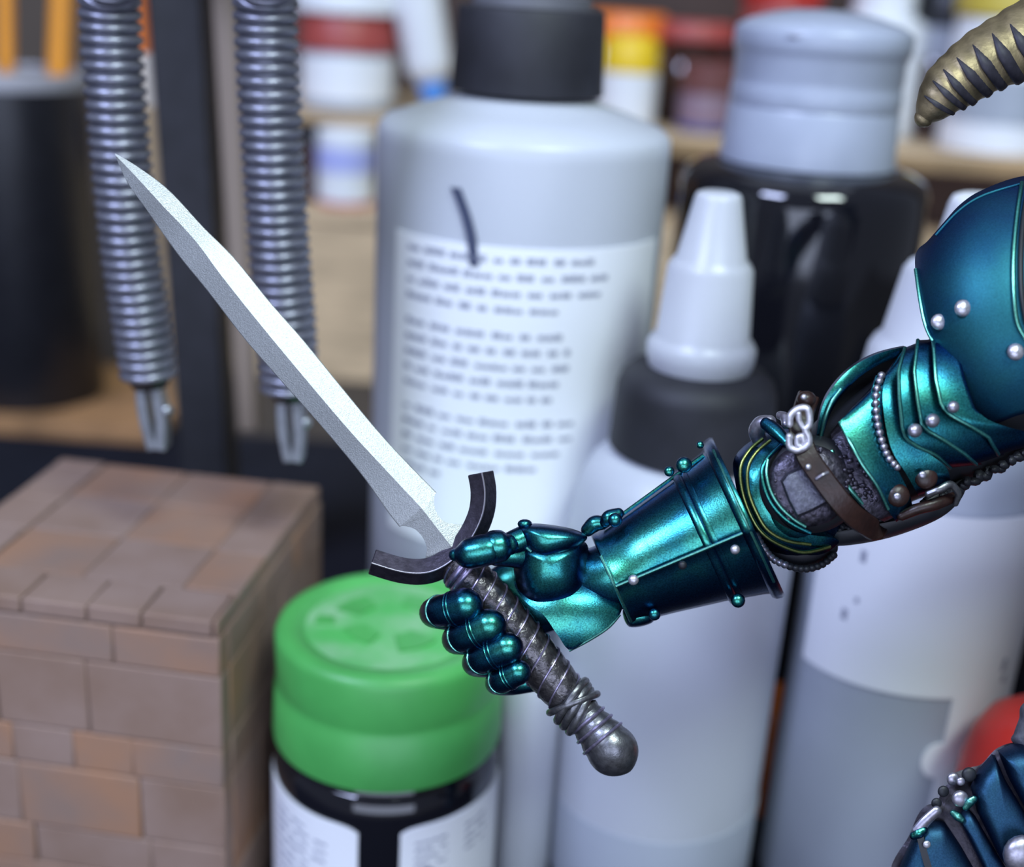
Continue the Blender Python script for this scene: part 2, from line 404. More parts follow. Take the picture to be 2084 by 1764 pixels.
tb.grid([[(x+(rr+k)*math.sin(a), y-(rr+k)*math.cos(a), h) for a, h in pts] for k in (.05, .35)], True, True, True)
obj('label_tab', tb, M['label'], wbt)
obj('label_strip', MB(ID).patch(x, y, rr, BASE+4, row_z(x, y, 1545), 10, 15, 6), M['label'], wbt)
for k, (r0, a0, a1) in enumerate(((1385, 46, 56), (1402, 46, 54), (1415, 46, 55))):
    obj('print_bar', MB(ID).patch(x, y, rr, row_z(x, y, r0+(16 if k == 0 else 6)), row_z(x, y, r0), a0, a1, 4, th=.34), M['inkdark' if k == 0 else 'ink'], lw2)
for (r0, h, a0, a1) in ((1150, 10, -46, -44), (1180, 20, -52, -49), (1060, 22, -47, -44), (1240, 24, 36, 39), (1275, 12, 38, 41)):
    obj('print_mark', MB(ID).patch(x, y, rr, row_z(x, y, r0+h), row_z(x, y, r0), a0, a1, 3, th=.34), M['ink'], lw_ if a0 < 0 else lw2)

# ---- glossy black bottle with a cloudy clear cap
x, y = pl(1640, 330, 196)
kb = thing('black_bottle', (x, y, BASE), 'glossy black bottle under a wide cloudy clear cap', 'bottle')
rr = prof(x, y, [(470, 250)])[0][0]
pz = prof(x, y, [(332, 190), (338, 215), (352, 238), (372, 248), (400, 251)])
obj('body', MB(ID).lathe(x, y, [(rr*.96, BASE), (rr, BASE+1.5), (rr, row_z(x, y, 430))]+[(min(a, rr), z) for a, z in reversed(pz)], 96), M['blackgloss'], kb, smooth=60)
lathe_part('cap', x, y, [(328, 176), (322, 177), (300, 174), (222, 172), (216, 169), (210, 172), (176, 171), (168, 168), (160, 171), (120, 171), (112, 174), (104, 176), (100, 179), (66, 179), (58, 175), (44, 152), (30, 104), (22, 60), (20, 10)], M['clearcap'], kb, 96)
sc_ = depth((x, y, 80))/F
obj('smudge', MB(ID).ball((x-60*sc_, y-138*sc_, row_z(x, y, 72)), (36*sc_, 14*sc_, 8*sc_), 20, 10), M['ink'], kb)

# ---- green-capped paint bottle
x, y = pl(795, 1262, 140)
gb = thing('green_capped_bottle', (x, y, BASE), 'black paint bottle with green screw cap and two white label panels, beside the brick block', 'bottle')
rg = prof(x, y, [(1262, 233)])[0][0]
z0 = row_z(x, y, 1262); z1 = row_z(x, y, 1470)
cp = [(rg+.25, z1), (rg+.35, z1+.8), (rg+.1, z1+7.0), (rg-.35, z1+7.6), (rg-.2, z1+8.3), (rg, z0-1.4), (rg-.35, z0-.5), (rg-1.3, z0), (rg-3.0, z0-.1), (rg-3.4, z0-.6), (rg-3.8, z0-.7)]
gc = obj('cap', MB(ID).lathe(x, y, cp, 96), M['green'], gb, smooth=50)
obj('cap_face', MB(ID).lathe(x, y, [(rg-3.7, z0-1.0), (rg-3.9, z0-.55), (rg-4.2, z0-.5)], 72), M['greentop'], gc)
em = MB(ID)                                             # worn raised marks on the cap face
for a0, a1, r0, r1 in ((200, 250, 3, 6), (20, 80, 5, 8), (120, 160, 4.5, 8), (285, 330, 3.2, 7.2), (175, 188, 7.3, 9.6)):
    top = [(x+r*math.cos(R(q)), y+r*math.sin(R(q)), z0-.25) for r in (r0, r1) for q in ([a0+(a1-a0)*i/6 for i in range(7)] if r == r0 else [a1+(a0-a1)*i/6 for i in range(7)])]
    em.grid([[(p[0], p[1], p[2]-.4) for p in top], top], True, True, True)
obj('cap_marks', em, M['green'], gc)
obj('neck_ring', MB(ID).lathe(x, y, [(rg-.6, z1-1.5), (rg-.2, z1-.8), (rg-.5, z1+.3)], 72), M['blackgloss'], gb)
obj('body', MB(ID).lathe(x, y, [(rg-.6, BASE), (rg+.2, BASE+1), (rg+.2, z1-4.2), (rg-.1, z1-2.4), (rg-1.2, z1-1.2), (rg-2, z1-.9)], 96), M['blackgloss'], gb, smooth=60)
def zc(t): return z1-5.4-(.9*(abs(t-.5)*2)**10)
l1 = obj('label', MB(ID).patch(x, y, rg+.2, BASE+2, zc, -92, -7, 26), M['label'], gb)
l2 = obj('label', MB(ID).patch(x, y, rg+.2, BASE+2, zc, 13, 92, 26), M['label'], gb)
rws = [(z1-8-1.35*i, words(10 if i % 4 else 7)) for i in range(9)]
text_rows(l1, x, y, rg+.2, rws, -60, .35)
rws = [(z1-8-1.2*i, words(4.5)) for i in range(4)]
text_rows(l2, x, y, rg+.2, rws, 20, .35); text_rows(l2, x, y, rg+.2, [(zq, words(4)) for zq, _ in rws], 48, .35)
sp = MB(ID); sp.grid([[(x+(rg+.2+k)*math.sin(R(27+5*math.cos(q/16*6.283))), y-(rg+.2+k)*math.cos(R(27+5*math.cos(q/16*6.283))), z1-14.2+2.2*math.sin(q/16*6.283)) for q in range(16)] for k in (.1, .36)], True, True, True)
obj('printed_icon', sp, M['inkdark'], l2)

# ---- things glimpsed between the front bottles
p = at_y(1574, 1520, 168); x, y = p.x, p.y
t = thing('orange_tub', (x, y, BASE), 'small orange tub in the gap between the two translucent bottles', 'tub')
zt = row_z(x, y, 1420)
obj('body', MB(ID).lathe(x, y, [(4.7, BASE), (5, BASE+.6), (5, zt-5), (4.6, zt-4.5)], 48), M['orange'], t); obj('lid', MB(ID).lathe(x, y, [(5.3, zt-4.6), (5.3, zt-.6), (4.8, zt), (1, zt)], 48), M['orange'], t)
x, y = pl(2112, 1560, 127)
t = thing('red_jar', (x, y, BASE), 'small jar with domed red lid, half hidden behind the figurine hip', 'jar')
pr = prof(x, y, [(1660, 148), (1580, 148), (1520, 138), (1480, 116), (1455, 80), (1446, 40)])
obj('lid', MB(ID).lathe(x, y, pr, 64), M['red'], t, smooth=60)
rj = pr[0][0]-.6
obj('body', MB(ID).lathe(x, y, [(rj-.8, BASE), (rj, BASE+1), (rj, pr[0][1]-.4), (rj-1, pr[0][1]+.4)], 64), M['black'], t)
x, y = pl(2150, 1250, 190)
t = thing('black_canister', (x, y, BASE), 'plain black canister at the right edge behind the white bottle', 'canister')
zt = row_z(x, y, 1130)
obj('body', MB(ID).lathe(x, y, [(9.5, BASE), (10, BASE+1), (10, zt-8), (9.4, zt-7)], 48), M['blackgloss'], t); obj('cap', MB(ID).lathe(x, y, [(9.2, zt-7.2), (9.2, zt-1), (8.4, zt), (1, zt)], 48), M['black'], t)
p = at_y(1078, 1450, 146)
t = thing('frosted_vial', (p.x, p.y, BASE), 'slim frosted vial squeezed between the green cap bottle and the nozzle bottle', 'vial')
zt = row_z(p.x, p.y, 1345)
obj('body', MB(ID).lathe(p.x, p.y, [(3.6, BASE), (4.2, BASE+.8), (4.2, zt-3), (3.4, zt-1.5), (2.4, zt-1)], 40), M['frost'], t); obj('stopper', MB(ID).lathe(p.x, p.y, [(2.4, zt-1.2), (2.7, zt-.8), (2.7, zt+1.5), (2.2, zt+2)], 32), M['white'], t)

# ================================================================== BRICK BLOCK
pa = at_z(462, 1278, 0); 
HB = 50.0
c_fr = at_z(462, 1268, HB); c_br = at_z(655, 988, HB); c_bl = at_z(128, 930, HB)
ux = (c_br-c_bl); ux.z = 0; W_ = ux.length; ux.normalize(); uy = Vector((-ux.y, ux.x, 0))
D_ = (c_br-c_fr).dot(uy)
org = c_br-ux*W_-uy*D_; org.z = 0
def blk(p): return org+ux*p[0]+uy*p[1]+Vector((0, 0, p[2]))
bk = thing('brick_block', blk((W_/2, D_/2, 1)), 'rusty brown brick-patterned block at the front of the desk', 'block')
obj('core', MB(blk).box(.5, W_-.5, .5, D_-.5, 1, HB-.5), M['brickcore'], bk)
ch = 5.5; z = HB-2.2-.0; row = 0
def brick(x0, x1, y0, y1, z0, z1):
    j = lambda: random.uniform(-.10, .10)
    obj('brick', MB(blk).box(x0+j(), x1+j(), y0+j(), y1+j(), z0, z1), M['brick' if random.random() < .6 else 'brick2'], bk, bevel=.28)
zz = HB-2.4
while zz > 1.6:
    ch = (5.4, 10.6, 5.8, 9.6, 6.2, 10, 6)[row % 7]; zb = max(1.1, zz-ch)
    xx = -random.uniform(0, 6)
    while xx < W_-.5:
        ln = random.uniform(8, 17); a, b = max(0, xx), min(W_, xx+ln)
        if W_-b < 4: b = W_
        if b-a > 1: brick(a, b-.10, 0, 3.2, zb, zz-.10)
        xx = b if b > xx else xx+ln
        if b >= W_: break
    yy = 3.3
    while yy < D_-.5:
        ln = random.uniform(8, 15); b = min(D_, yy+ln)
        if D_-b < 3: b = D_
        brick(W_-3.2, W_, yy, b-.10, zb, zz-.10); yy = b
    zz -= ch; row += 1
def slab(x0, x1, y0, y1, h=0):
    obj('slab', MB(blk).box(x0, x1-.25, y0, y1-.25, HB-2.2, HB+h), M['brick' if random.random() < .6 else 'brick2'], bk, bevel=.25)
bw = 7.5; xx = 0
for i, wd in enumerate((9, 7.5, 8.5, 7, 9, 60)):          # coping along the front edge
    b = min(W_, xx+wd); slab(xx, b, 0, bw, random.uniform(-.1, .12)); xx = b
    if xx >= W_: break
yy = bw
for wd in (11, 10, 12, 60):
    b = min(D_, yy+wd); slab(W_-bw, W_, yy, b, random.uniform(-.1, .1)); slab(0, bw, yy, b, random.uniform(-.1, .1)); yy = b
    if yy >= D_: break
nx_, ny_ = 2, 3
for i in range(nx_):
    for j in range(ny_):
        slab(bw+(W_-2*bw)*i/nx_, bw+(W_-2*bw)*(i+1)/nx_, bw+(D_-bw)*j/ny_, bw+(D_-bw)*(j+1)/ny_, -.25+random.uniform(-.08, .08))

# ================================================================== STAND, HOSES, BRUSH
YP = 232
def seg_at(px, py, Y): return at_y(px, py, Y)
pt, pb = at_y(368, 0, YP), at_y(425, 900, YP)
pd = (pb-pt).normalized(); base = pt+pd*((pt.z-1)/-pd.z)
top = pt-pd*60
st = thing('black_post', base, 'upright black square post between the two ribbed gooseneck hoses', 'post')
hw = 55*depth(pt)/F
obj('post', MB(ID).sweep([base, top], [(-hw, -hw), (hw, -hw), (hw, hw), (-hw, hw)], up=(0, -1, 0)), M['blackmatte'], st, bevel=.6)
s0, s1 = at_y(452, -120, YP-4), at_y(508, 872, YP-4)
obj('side_strip', MB(ID).sweep([s1, s0], [(-1.9, -2), (1.9, -2), (1.9, 2), (-1.9, 2)], up=(0, -1, 0)), mat('dull_brown_strip', (.26, .20, .16), .5), st, bevel=.4)
obj('base_plate', MB(ID).lathe(base.x, base.y, [(14, 1), (14.5, 1.5), (14.5, 3.5), (14, 4)], 48), M['blackmatte'], st)
def hose(pts, Y, label, clip, hw):
    P = [at_y(q[0], q[1], q[2] if len(q) > 2 else Y) for q in pts]
    C = cat(P, 400); L = [0]
    for a, b in zip(C, C[1:]): L.append(L[-1]+(b-a).length)
    r0 = hw*depth(P[-1])/F; per = 23.0*depth(P[-1])/F; n = int(L[-1]/per*14); Q = []; rad = []; k = 0
    for i in range(n+1):
        s = L[-1]*i/n
        while k < len(L)-2 and L[k+1] < s: k += 1
        Q.append(C[k].lerp(C[k+1], (s-L[k])/(L[k+1]-L[k]))); ph = (s/per) % 1
        rad.append(r0*(0.72+.28*math.sqrt(max(0, 1-(2*ph-1)**2))))
    g = thing('gooseneck_hose', P[-1], label, 'gooseneck', 'gooseneck hoses on the black post')
    obj('hose', MB(ID).tube(Q, rad, 24, up=(0, -1, 0)), M['hose'], g, smooth=60)
    e = P[-1]; d = (P[-1]-P[-2]).normalized(); s = depth(e)/F
    cm = MB(ID)
    obj('clip_socket', MB(ID).tube([e-d*4*s, e+d*22*s], [r0*.8, r0*.6], 16), M['black'], g)
    c0 = e+d*20*s
    for sg in (-1, 1):
        q = [c0+Vector((sg*14*s, 0, 0)), c0+d*40*s+Vector((sg*17*s, 0, 0)), c0+d*85*s+Vector((sg*15*s, 0, 0)), c0+d*135*s+Vector((sg*8*s, 0, 0))]
        obj('clip_jaw', MB(ID).sweep(q, [(-11*s, -22*s), (11*s, -22*s), (11*s, 22*s), (-11*s, 22*s)], up=(0, -1, 0), n=10), M['clip'], g, bevel=.15)
    obj('clip_screw', MB(ID).ball(c0+d*48*s+Vector((30*s, -10*s, 0)), 13*s), M['clip'], g)
    return g
hose([(290, -190, 226), (262, -280, 210), (232, -300, 175), (222, -160, 145), (222, 0), (236, 200), (262, 480), (285, 640), (303, 765)], 148, 'ribbed grey gooseneck hose hanging left of the black post', 1, 58)
hose([(436, -190, 226), (480, -280, 210), (520, -300, 175), (536, -160, 145), (540, 0), (548, 200), (566, 480), (582, 660), (590, 790)], 148, 'ribbed grey gooseneck hose hanging right of the black post', 1, 61)
b0, b1 = at_y(268, -160, 236), at_y(384, 880, 236)
dd = (b1-b0).normalized(); bb0 = b0+dd*((b0.z-1)/-dd.z)
br = thing('paint_brush', bb0, 'long brush with tan handle, cream collar and orange end, leaning beside the black post', 'brush')
def bp(py):
    t = (py+160)/1040.0; return b0.lerp(b1, t)
sB = depth(bp(300))/F
obj('handle', MB(ID).cap_tube([bp(188), bp(420), bp(800), bb0+Vector((0, 0, 2))], [22*sB, 27*sB, 24*sB, 16*sB], 16), M['tan'], br)
obj('ferrule', MB(ID).cap_tube([bp(85), bp(130), bp(190)], [22*sB, 24*sB, 20*sB], 16), mat('cream_collar', (.70, .62, .50), .5), br)
obj('orange_end', MB(ID).cap_tube([bp(-160), bp(0), bp(86)], [16*sB, 22*sB, 21*sB], 16), M['orange'], br)

# ================================================================== BOARD, PEN CUP
p1 = at_z(-160, 862, 5); p2 = at_z(318, 893, 5)
zt = 5
bd = MB(ID); q = [at_z(-200, 843, zt), at_z(316, 880, zt), at_z(420, 760, zt), at_z(-200, 700, zt)]
bd.grid([[Vector((p.x, p.y, 1.0)) for p in q], [Vector((p.x, p.y, zt)) for p in q]], True, True, True)
o = tag(obj('wooden_board', bd, M['woodbrown'], origin=(q[0].x+40, q[0].y+20, 1.0), bevel=.5), 'warm brown wooden board lying under the black pen cup', 'board')
x, y = pl(38, 400, 332)
cu = thing('pen_cup', (x, y, zt), 'black pen cup on the wooden board holding two orange pencils', 'cup')
rc = 150*depth((x, y, 80))/F; zr = row_z(x, y, 165)
obj('body', MB(ID).lathe(x, y, [(rc*.97, zt), (rc*.99, zt+1), (rc, zr), (rc-1.5, zr), (rc*.88, zt+3), (1, zt+3)], 64), M['black'], cu, smooth=50)
obj('rim', MB(ID).lathe(x, y, [(rc-1.6, zr-.6), (rc+.4, zr-.8), (rc+.6, zr+2.2), (rc+.1, zr+3), (rc-1.2, zr+3), (rc-1.6, zr+2)], 64), mat('grey_rim', (.30, .29, .32), .5), cu, smooth=40)
def pencil(p0, p1, r, label):
    a, b = at_y(*p0), at_y(*p1); d = (b-a).normalized()
    g = thing('pencil', b, label, 'pencil')
    obj('shaft', MB(ID).tube([b, a], r, 6), M['pencil'], g, smooth=20); obj('tip', MB(ID).tube([a, a-d*6], [r*.98, .4], 12), M['wood'], g)
pencil((135, -260, 334), (108, 480, 334), 3.0, 'thick orange pencil leaning right in the black cup')
pencil((8, -260, 336), (16, 480, 336), 2.2, 'slimmer orange pencil upright in the black cup')

# ================================================================== STEPPED PAINT RACK
YR = 420
r_t2 = at_y(690, 205, YR); z2 = r_t2.z-1; r_t1 = at_y(690, 402, YR-32); z1 = r_t1.z-1
yaw = R(2.0)
ro = Vector((r_t1.x-45, YR-45, 0))
def rk(p):
    c, s_ = math.cos(-yaw), math.sin(-yaw); return Vector((ro.x+p[0]*c-p[1]*s_, ro.y+p[0]*s_+p[1]*c, p[2]))
LW = 330
rack = thing('paint_rack', rk((0, 0, 0)), 'stepped pale plywood rack holding rows of paint bottles behind everything', 'rack')
obj('front_panel', MB(rk).box(0, LW, 0, 4, 0, z1-4), M['wood'], rack, bevel=.3)
obj('shelf', MB(rk).box(-1, LW+1, -1, 44, z1-4, z1), M['wood'], rack, bevel=.4)
obj('riser', MB(rk).box(0, LW, 40, 44, z1, z2-5), M['backboard'], rack)
obj('shelf', MB(rk).box(-1, LW+1, 14, 100, z2-5, z2), M['wood'], rack, bevel=.4)
obj('shelf_edge', MB(rk).box(-1, LW+1, 13.2, 14.2, z2-5.2, z2-.5), M['woodedge'], rack)
obj('back_board', MB(rk).box(0, LW, 100, 104, 0, z2+70), M['backboard'], rack)
obj('side_panel', MB(rk).box(-4, 0, 0, 104, 0, z2-5), M['wood'], rack, bevel=.3)
obj('side_panel', MB(rk).box(LW, LW+4, 0, 104, 0, z2-5), M['wood'], rack, bevel=.3)
def yin(Y0, px, off):           # a point of the rack at pixel column px, off mm behind its front
    return None
def on_shelf(px, row, off, z):
    """position on a shelf: the column px where the line off mm behind the rack front crosses height z"""
    best = None
    for i in range(0, 2*LW):
        p = rk((i/2, off, z)); v = p-CAM; col = CX+F*v.dot(RT)/v.dot(FWD)
        if best is None or abs(col-px) < best[0]: best = (abs(col-px), p)
    return best[1]
def rack_bottle(name, px, off, z, parts, label, cat_='bottle', group='paint bottles on the rack', lean=None):
    p = on_shelf(px, 0, off, z)
    g = thing(name, p, label, cat_, group); d = depth(p)
    for nm, prf, m in parts:
        pr = [(hw*d/F, z+h*d/F) for h, hw in prf]
        obj(nm, MB(ID).lathe(p.x, p.y, pr, 48), m, g, smooth=50)
    return g, p
rack_bottle('paint_jar', 708, 36, z2, [('body', [(0, 86), (4, 92), (112, 92), (116, 88)], M['frost_dark']), ('label', [(22, 93), (22, 94), (104, 94), (104, 93)], M['label']), ('band', [(113, 90), (115, 97), (180, 94), (184, 90)], M['redlabel']), ('lid', [(184, 88), (186, 106), (250, 106), (256, 100)], M['white'])], 'squat jar with red band and white lid on the upper shelf', 'jar')
rack_bottle('dropper_bottle', 1272, 34, z2, [('body', [(0, 52), (4, 58), (104, 58), (110, 50)], M['white']), ('cap', [(108, 50), (110, 57), (160, 54), (172, 46), (178, 30)], M['yellow'])], 'white dropper bottle with yellow cap, right of the black-capped bottle')
rack_bottle('paint_jar', 1262, 62, z2, [('body', [(0, 70), (4, 74), (135, 74), (140, 70)], M['white']), ('lid', [(138, 68), (140, 76), (196, 76), (202, 70)], M['orange'])], 'tall jar with orange lid behind the yellow cap', 'jar')
rack_bottle('ink_bottle', 1395, 60, z2, [('body', [(0, 80), (4, 86), (115, 86), (140, 66), (150, 56)], M['amber']), ('cap', [(158, 66), (160, 80), (188, 80), (194, 74)], M['redlabel'])], 'amber ink bottle with red cap on the upper shelf')
rack_bottle('paint_pot', 1428, 36, z2, [('body', [(0, 48), (4, 54), (70, 54), (76, 50)], mat('mauve_label', (.22, .14, .18), .5)), ('foot', [(-.5, 50), (1, 56), (14, 56), (16, 54)], mat('navy_plastic', (.03, .04, .16), .4)), ('lid', [(76, 50), (78, 55), (130, 54), (134, 48)], mat('brick_red_lid', (.15, .05, .045), .5))], 'small mauve paint pot with dull red lid beside the cloudy clear cap', 'pot')
rack_bottle('paint_jar', 1560, 64, z2, [('body', [(0, 70), (4, 76), (230, 76), (236, 70)], M['redlabel']), ('lid', [(236, 70), (238, 80), (300, 80), (306, 74)], M['red'])], 'red-labelled jar behind the cloudy clear cap', 'jar')
rack_bottle('paint_bottle', 1760, 60, z2, [('body', [(0, 84), (4, 92), (210, 92), (230, 60)], M['white']), ('cap', [(228, 52), (230, 60), (300, 60), (304, 50)], M['white'])], 'pale paint bottle behind the right side of the cloudy clear cap')
rack_bottle('paint_jar', 1888, 62, z2, [('body', [(0, 66), (4, 72), (150, 72), (156, 68)], M['amber']), ('band', [(154, 70), (156, 77), (212, 77), (214, 72)], M['frost_dark']), ('lid', [(212, 56), (214, 62), (300, 62), (306, 56)], M['black'])], 'dark jar with grey band and black lid behind the horn tip', 'jar')
rack_bottle('paint_jar', 2010, 34, z2, [('body', [(0, 96), (4, 104), (250, 104), (256, 98)], M['white']), ('print', [(60, 104.5), (60, 105.5), (150, 105.5), (150, 104.5)], M['frost_dark']), ('lid', [(256, 98), (258, 110), (330, 110), (336, 104)], mat('dull_yellow', (.55, .42, .06), .5))], 'white jar with grey print and dull yellow lid behind the horn', 'jar')
rack_bottle('paint_pot', 705, 10, z1, [('body', [(0, 52), (3, 58), (146, 58), (152, 50)], M['white']), ('print', [(70, 58.6), (70, 59.4), (118, 59.4), (118, 58.6)], M['lilac']), ('foot', [(-.5, 52), (.5, 60), (10, 60), (12, 58)], M['redlabel'])], 'white pot with lilac print on the lower shelf', 'pot')
rack_bottle('paint_pot', 630, 14, z1, [('body', [(0, 40), (3, 44), (110, 44), (116, 40)], M['amber']), ('lid', [(114, 42), (116, 46), (150, 46), (154, 40)], M['black'])], 'small dark red pot left of the lilac-printed pot', 'pot')
# leaning tube with a blue tip
a, b = at_y(815, -200, YR-14), at_y(884, 196, YR-14)
tg = thing('squeeze_tube', b, 'white tube with bright blue tip leaning against the rack shelf', 'tube')
s_ = depth(b)/F
obj('body', MB(ID).cap_tube([a, b+(a-b)*.18], [58*s_, 46*s_], 24), M['white'], tg)
obj('tip', MB(ID).cap_tube([b+(a-b)*.16, b+(a-b)*.02], [33*s_, 26*s_], 20), M['bluep'], tg)

# ================================================================== SWORD
sw = thing('toy_sword', A((1265, 1535, 0)), 'miniature silver sword with dark crescent guard and wrapped grip', 'sword')
U = [(234, 312), (280, 339), (344, 387), (413, 461), (477, 525), (546, 610), (616, 690), (690, 781), (760, 866), (818, 930), (888, 1002)]
Lo = [(236, 320), (259, 371), (296, 424), (360, 515), (424, 594), (498, 690), (573, 776), (653, 866), (733, 962), (786, 1037), (813, 1072)]
Rg = [(235, 316), (270, 352), (325, 412), (396, 488), (456, 568), (541, 674), (626, 776), (712, 877), (786, 957), (828, 1002), (858, 1034)]
n = 44; T = lambda l: [(p[0], p[1], 0) for p in l]
u, l, g = cat(T(U), n), cat(T(Lo), n), cat(T(Rg), n)
un = cat(T([(888, 1002), (884, 1010), (884, 1030), (893, 1050), (912, 1064), (944, 1068), (948, 1080), (952, 1112)]), 22)
ln = cat(T([(813, 1072), (822, 1070), (845, 1077), (862, 1096), (869, 1117), (866, 1133), (872, 1142), (888, 1152)]), 22)
gn = lin(T([(858, 1034), (925, 1120)]), 22)
u += un[1:]; l += ln[1:]; g += gn[1:]
rows = []; N_ = len(u)
for i in range(N_):
    k = min(1, i/9); hgt = 3+17*k; e = 2.2
    ez = lambda q: -e
    if i >= n:
        rd_ = Vector((.615, .788, 0)); ez = lambda q: min(-e, -20+(17.8/47)*abs((q-g[n-1]).cross(rd_).z))
    c = g[i]; uu, ll = u[i], l[i]
    zu, zl = ez(uu), ez(ll); kk = k if i < n else 0
    rows.append([Vector((uu.x, uu.y, zu)), Vector((uu.x+(c.x-uu.x)*.03, uu.y+(c.y-uu.y)*.03, zu+(-hgt-zu)*.03-.9*kk)), Vector((c.x, c.y, -hgt)), Vector((ll.x+(c.x-ll.x)*.03, ll.y+(c.y-ll.y)*.03, zl+(-hgt-zl)*.03-.9*kk)), Vector((ll.x, ll.y, zl)), Vector((ll.x, ll.y, e)), Vector((c.x, c.y, hgt)), Vector((uu.x, uu.y, e))])
obj('blade', MB().grid(rows, True, True, True), M['blade'], sw, smooth=12)
gp = [(978, 962, -8), (984, 1000, -8), (980, 1042, -8), (962, 1085, -8), (935, 1122, -8), (900, 1150, -8), (862, 1163, -8), (815, 1160, -8), (757, 1143, -8)]
rot = R(-38); pr = []
for a_, b_ in ((-19, -20), (19, -20), (19, 20), (-19, 20)): pr.append((a_*math.cos(rot)-b_*math.sin(rot), a_*math.sin(rot)+b_*math.cos(rot)))
obj('crossguard', MB().sweep(gp, pr, n=40), M['guard'], sw, smooth=30, bevel=.10)
ed = [Vector(p) for p in cat(gp, 40)]; em = []
for i in range(40):
    t_ = (ed[min(i+1, 39)]-ed[max(i-1, 0)]).normalized(); x_ = t_.cross(Vector((0, 0, -1)))
    q_ = max(pr, key=lambda z_: z_[1]); em.append(ed[i]+x_*q_[0]+Vector((0, 0, -1))*q_[1])
obj('guard_edge', MB().tube(em, 2.0, 8), M['guard_edge'], sw)
ga, gz = Vector((925, 1140, 5)), Vector((1172, 1437, 5)); ax = (gz-ga).normalized(); pp = Vector((ax.y, -ax.x, 0)); ww = Vector((0, 0, -1)); GL = (gz-ga).length
def gr(t): return 40+9*math.sin(math.pi*min(1, max(0, t*.95+.05)))**.8
rows = []
for i in range(150):
    s_ = GL*i/149; row = []
    for j in range(40):
        th = 2*math.pi*j/40; ph = ((s_-100*th/(2*math.pi))/33.33) % 1
        rr = gr(s_/GL)*(1+.045*(math.sin(math.pi*ph)**.7)-.02)
        row.append(ga+ax*s_+(pp*math.cos(th)+ww*math.sin(th))*rr)
    rows.append(row)
obj('grip', MB().grid(rows, True, True, True), M['grip'], sw, smooth=70)
for k in range(3):
    pts = []
    th = 0; 
    while True:
        s_ = 100*th/(2*math.pi)+33.33*k-60
        if s_ > GL-2: break
        if s_ > 2: pts.append(ga+ax*s_+(pp*math.cos(th)+ww*math.sin(th))*(gr(s_/GL)+1))
        th += .18
    obj('grip_cord', MB().tube(pts, 2.3, 6), M['cord'], sw)
def ring(c, r, tr, tilt=0, nm='cord_ring', m=None, arc=(0, 2*math.pi), skew=0):
    pts = []
    for i in range(37):
        th = arc[0]+(arc[1]-arc[0])*i/36; pts.append(Vector(c)+ax*(tilt*math.cos(th)+skew*math.sin(th))+(pp*math.cos(th)+ww*math.sin(th))*r)
    return obj(nm, MB().tube(pts, tr, 10), m or M['cord'], sw)
for k, off in enumerate((12, 28)): ring(ga+ax*(off+8), 41, 8, tilt=-10)
for k, off in enumerate((0, 13, 26)): ring(gz+ax*(off-14), 47-k*2, 9.5, tilt=-13-3*k, skew=4*(k-1), m=M['pommel'])
ring(gz+ax*-8, 49, 8, tilt=16, m=M['pommel'])
pm = [(0, 41), (14, 40), (18, 36), (24, 40), (32, 41), (36, 37), (42, 42), (54, 44), (58, 40), (64, 45), (78, 49), (84, 47), (92, 51), (110, 53.5), (128, 50), (144, 41), (156, 27), (163, 12), (165, 2)]
pc = gz+ax*8; rows = []
for s_, r_ in pm: rows.append([pc+ax*s_+(pp*math.cos(2*math.pi*j/36)+ww*math.sin(2*math.pi*j/36))*r_ for j in range(36)])
obj('pommel', MB().grid(rows, True, True, True), M['pommel'], sw, smooth=60, subd=1)
def tri_band(off, r_, tr, m): 
    c = pc+ax*off; pts = [c+(pp*math.cos(t_)+ww*math.sin(t_))*r_ for t_ in [2*math.pi*i/36 for i in range(37)]]
    obj('pommel_band', MB().tube(pts, tr, 8), m, sw)
tri_band(30, 41, 3.5, M['cord']); tri_band(52, 44, 3.5, M['cord']); tri_band(77, 48.5, 3.5, M['cord'])

# ================================================================== ARMOURED FIGURINE
hipw = A((2330, 1800, 40))
fg = thing('armoured_figurine', (hipw.x, hipw.y, BASE), 'knight figurine in colour-shifting teal blue armour reaching out its sword arm', 'figurine')
# ---- hand
hand = obj('palm', MB().dome([(1195, 1112, 20), (1215, 1150, 20), (1244, 1195, 20), (1266, 1238, 20), (1238, 1274, 20), (1198, 1300, 20), (1160, 1322, 20), (1135, 1292, 30), (1105, 1250, 30), (1070, 1225, 40), (1045, 1180, 40), (1060, 1120, 40), (1120, 1090, 30)], (1180, 1215, -42), back=90, rings=14, n=72, zf=lambda a_, b_: 30-85*math.sqrt(max(.01, 1-((a_-1155)/150)**2-((b_-1262)/105)**2))), M['teal'], fg, smooth=60)
obj('hand_edge', MB().tube(cat([(1262, 1250, 10), (1238, 1277, 8), (1198, 1303, 8), (1158, 1324, 8)], 14), 3, 8), M['teal_edge'], hand)
obj('hand_back', MB().ball((1075, 1215, 85), (110, 80, 45), 20, 12), M['teal'], hand)
tp = obj('thenar_plate', MB().dome([(1052, 1110, -15), (1095, 1095, -15), (1150, 1095, -15), (1192, 1104, -15), (1197, 1135, -15), (1194, 1175, -15), (1182, 1208, -12), (1155, 1229, -10), (1115, 1237, -10), (1078, 1230, -10), (1057, 1205, -8), (1046, 1165, -8), (1046, 1130, -10)], (1122, 1150, -88), back=40), M['teal'], hand, smooth=60)
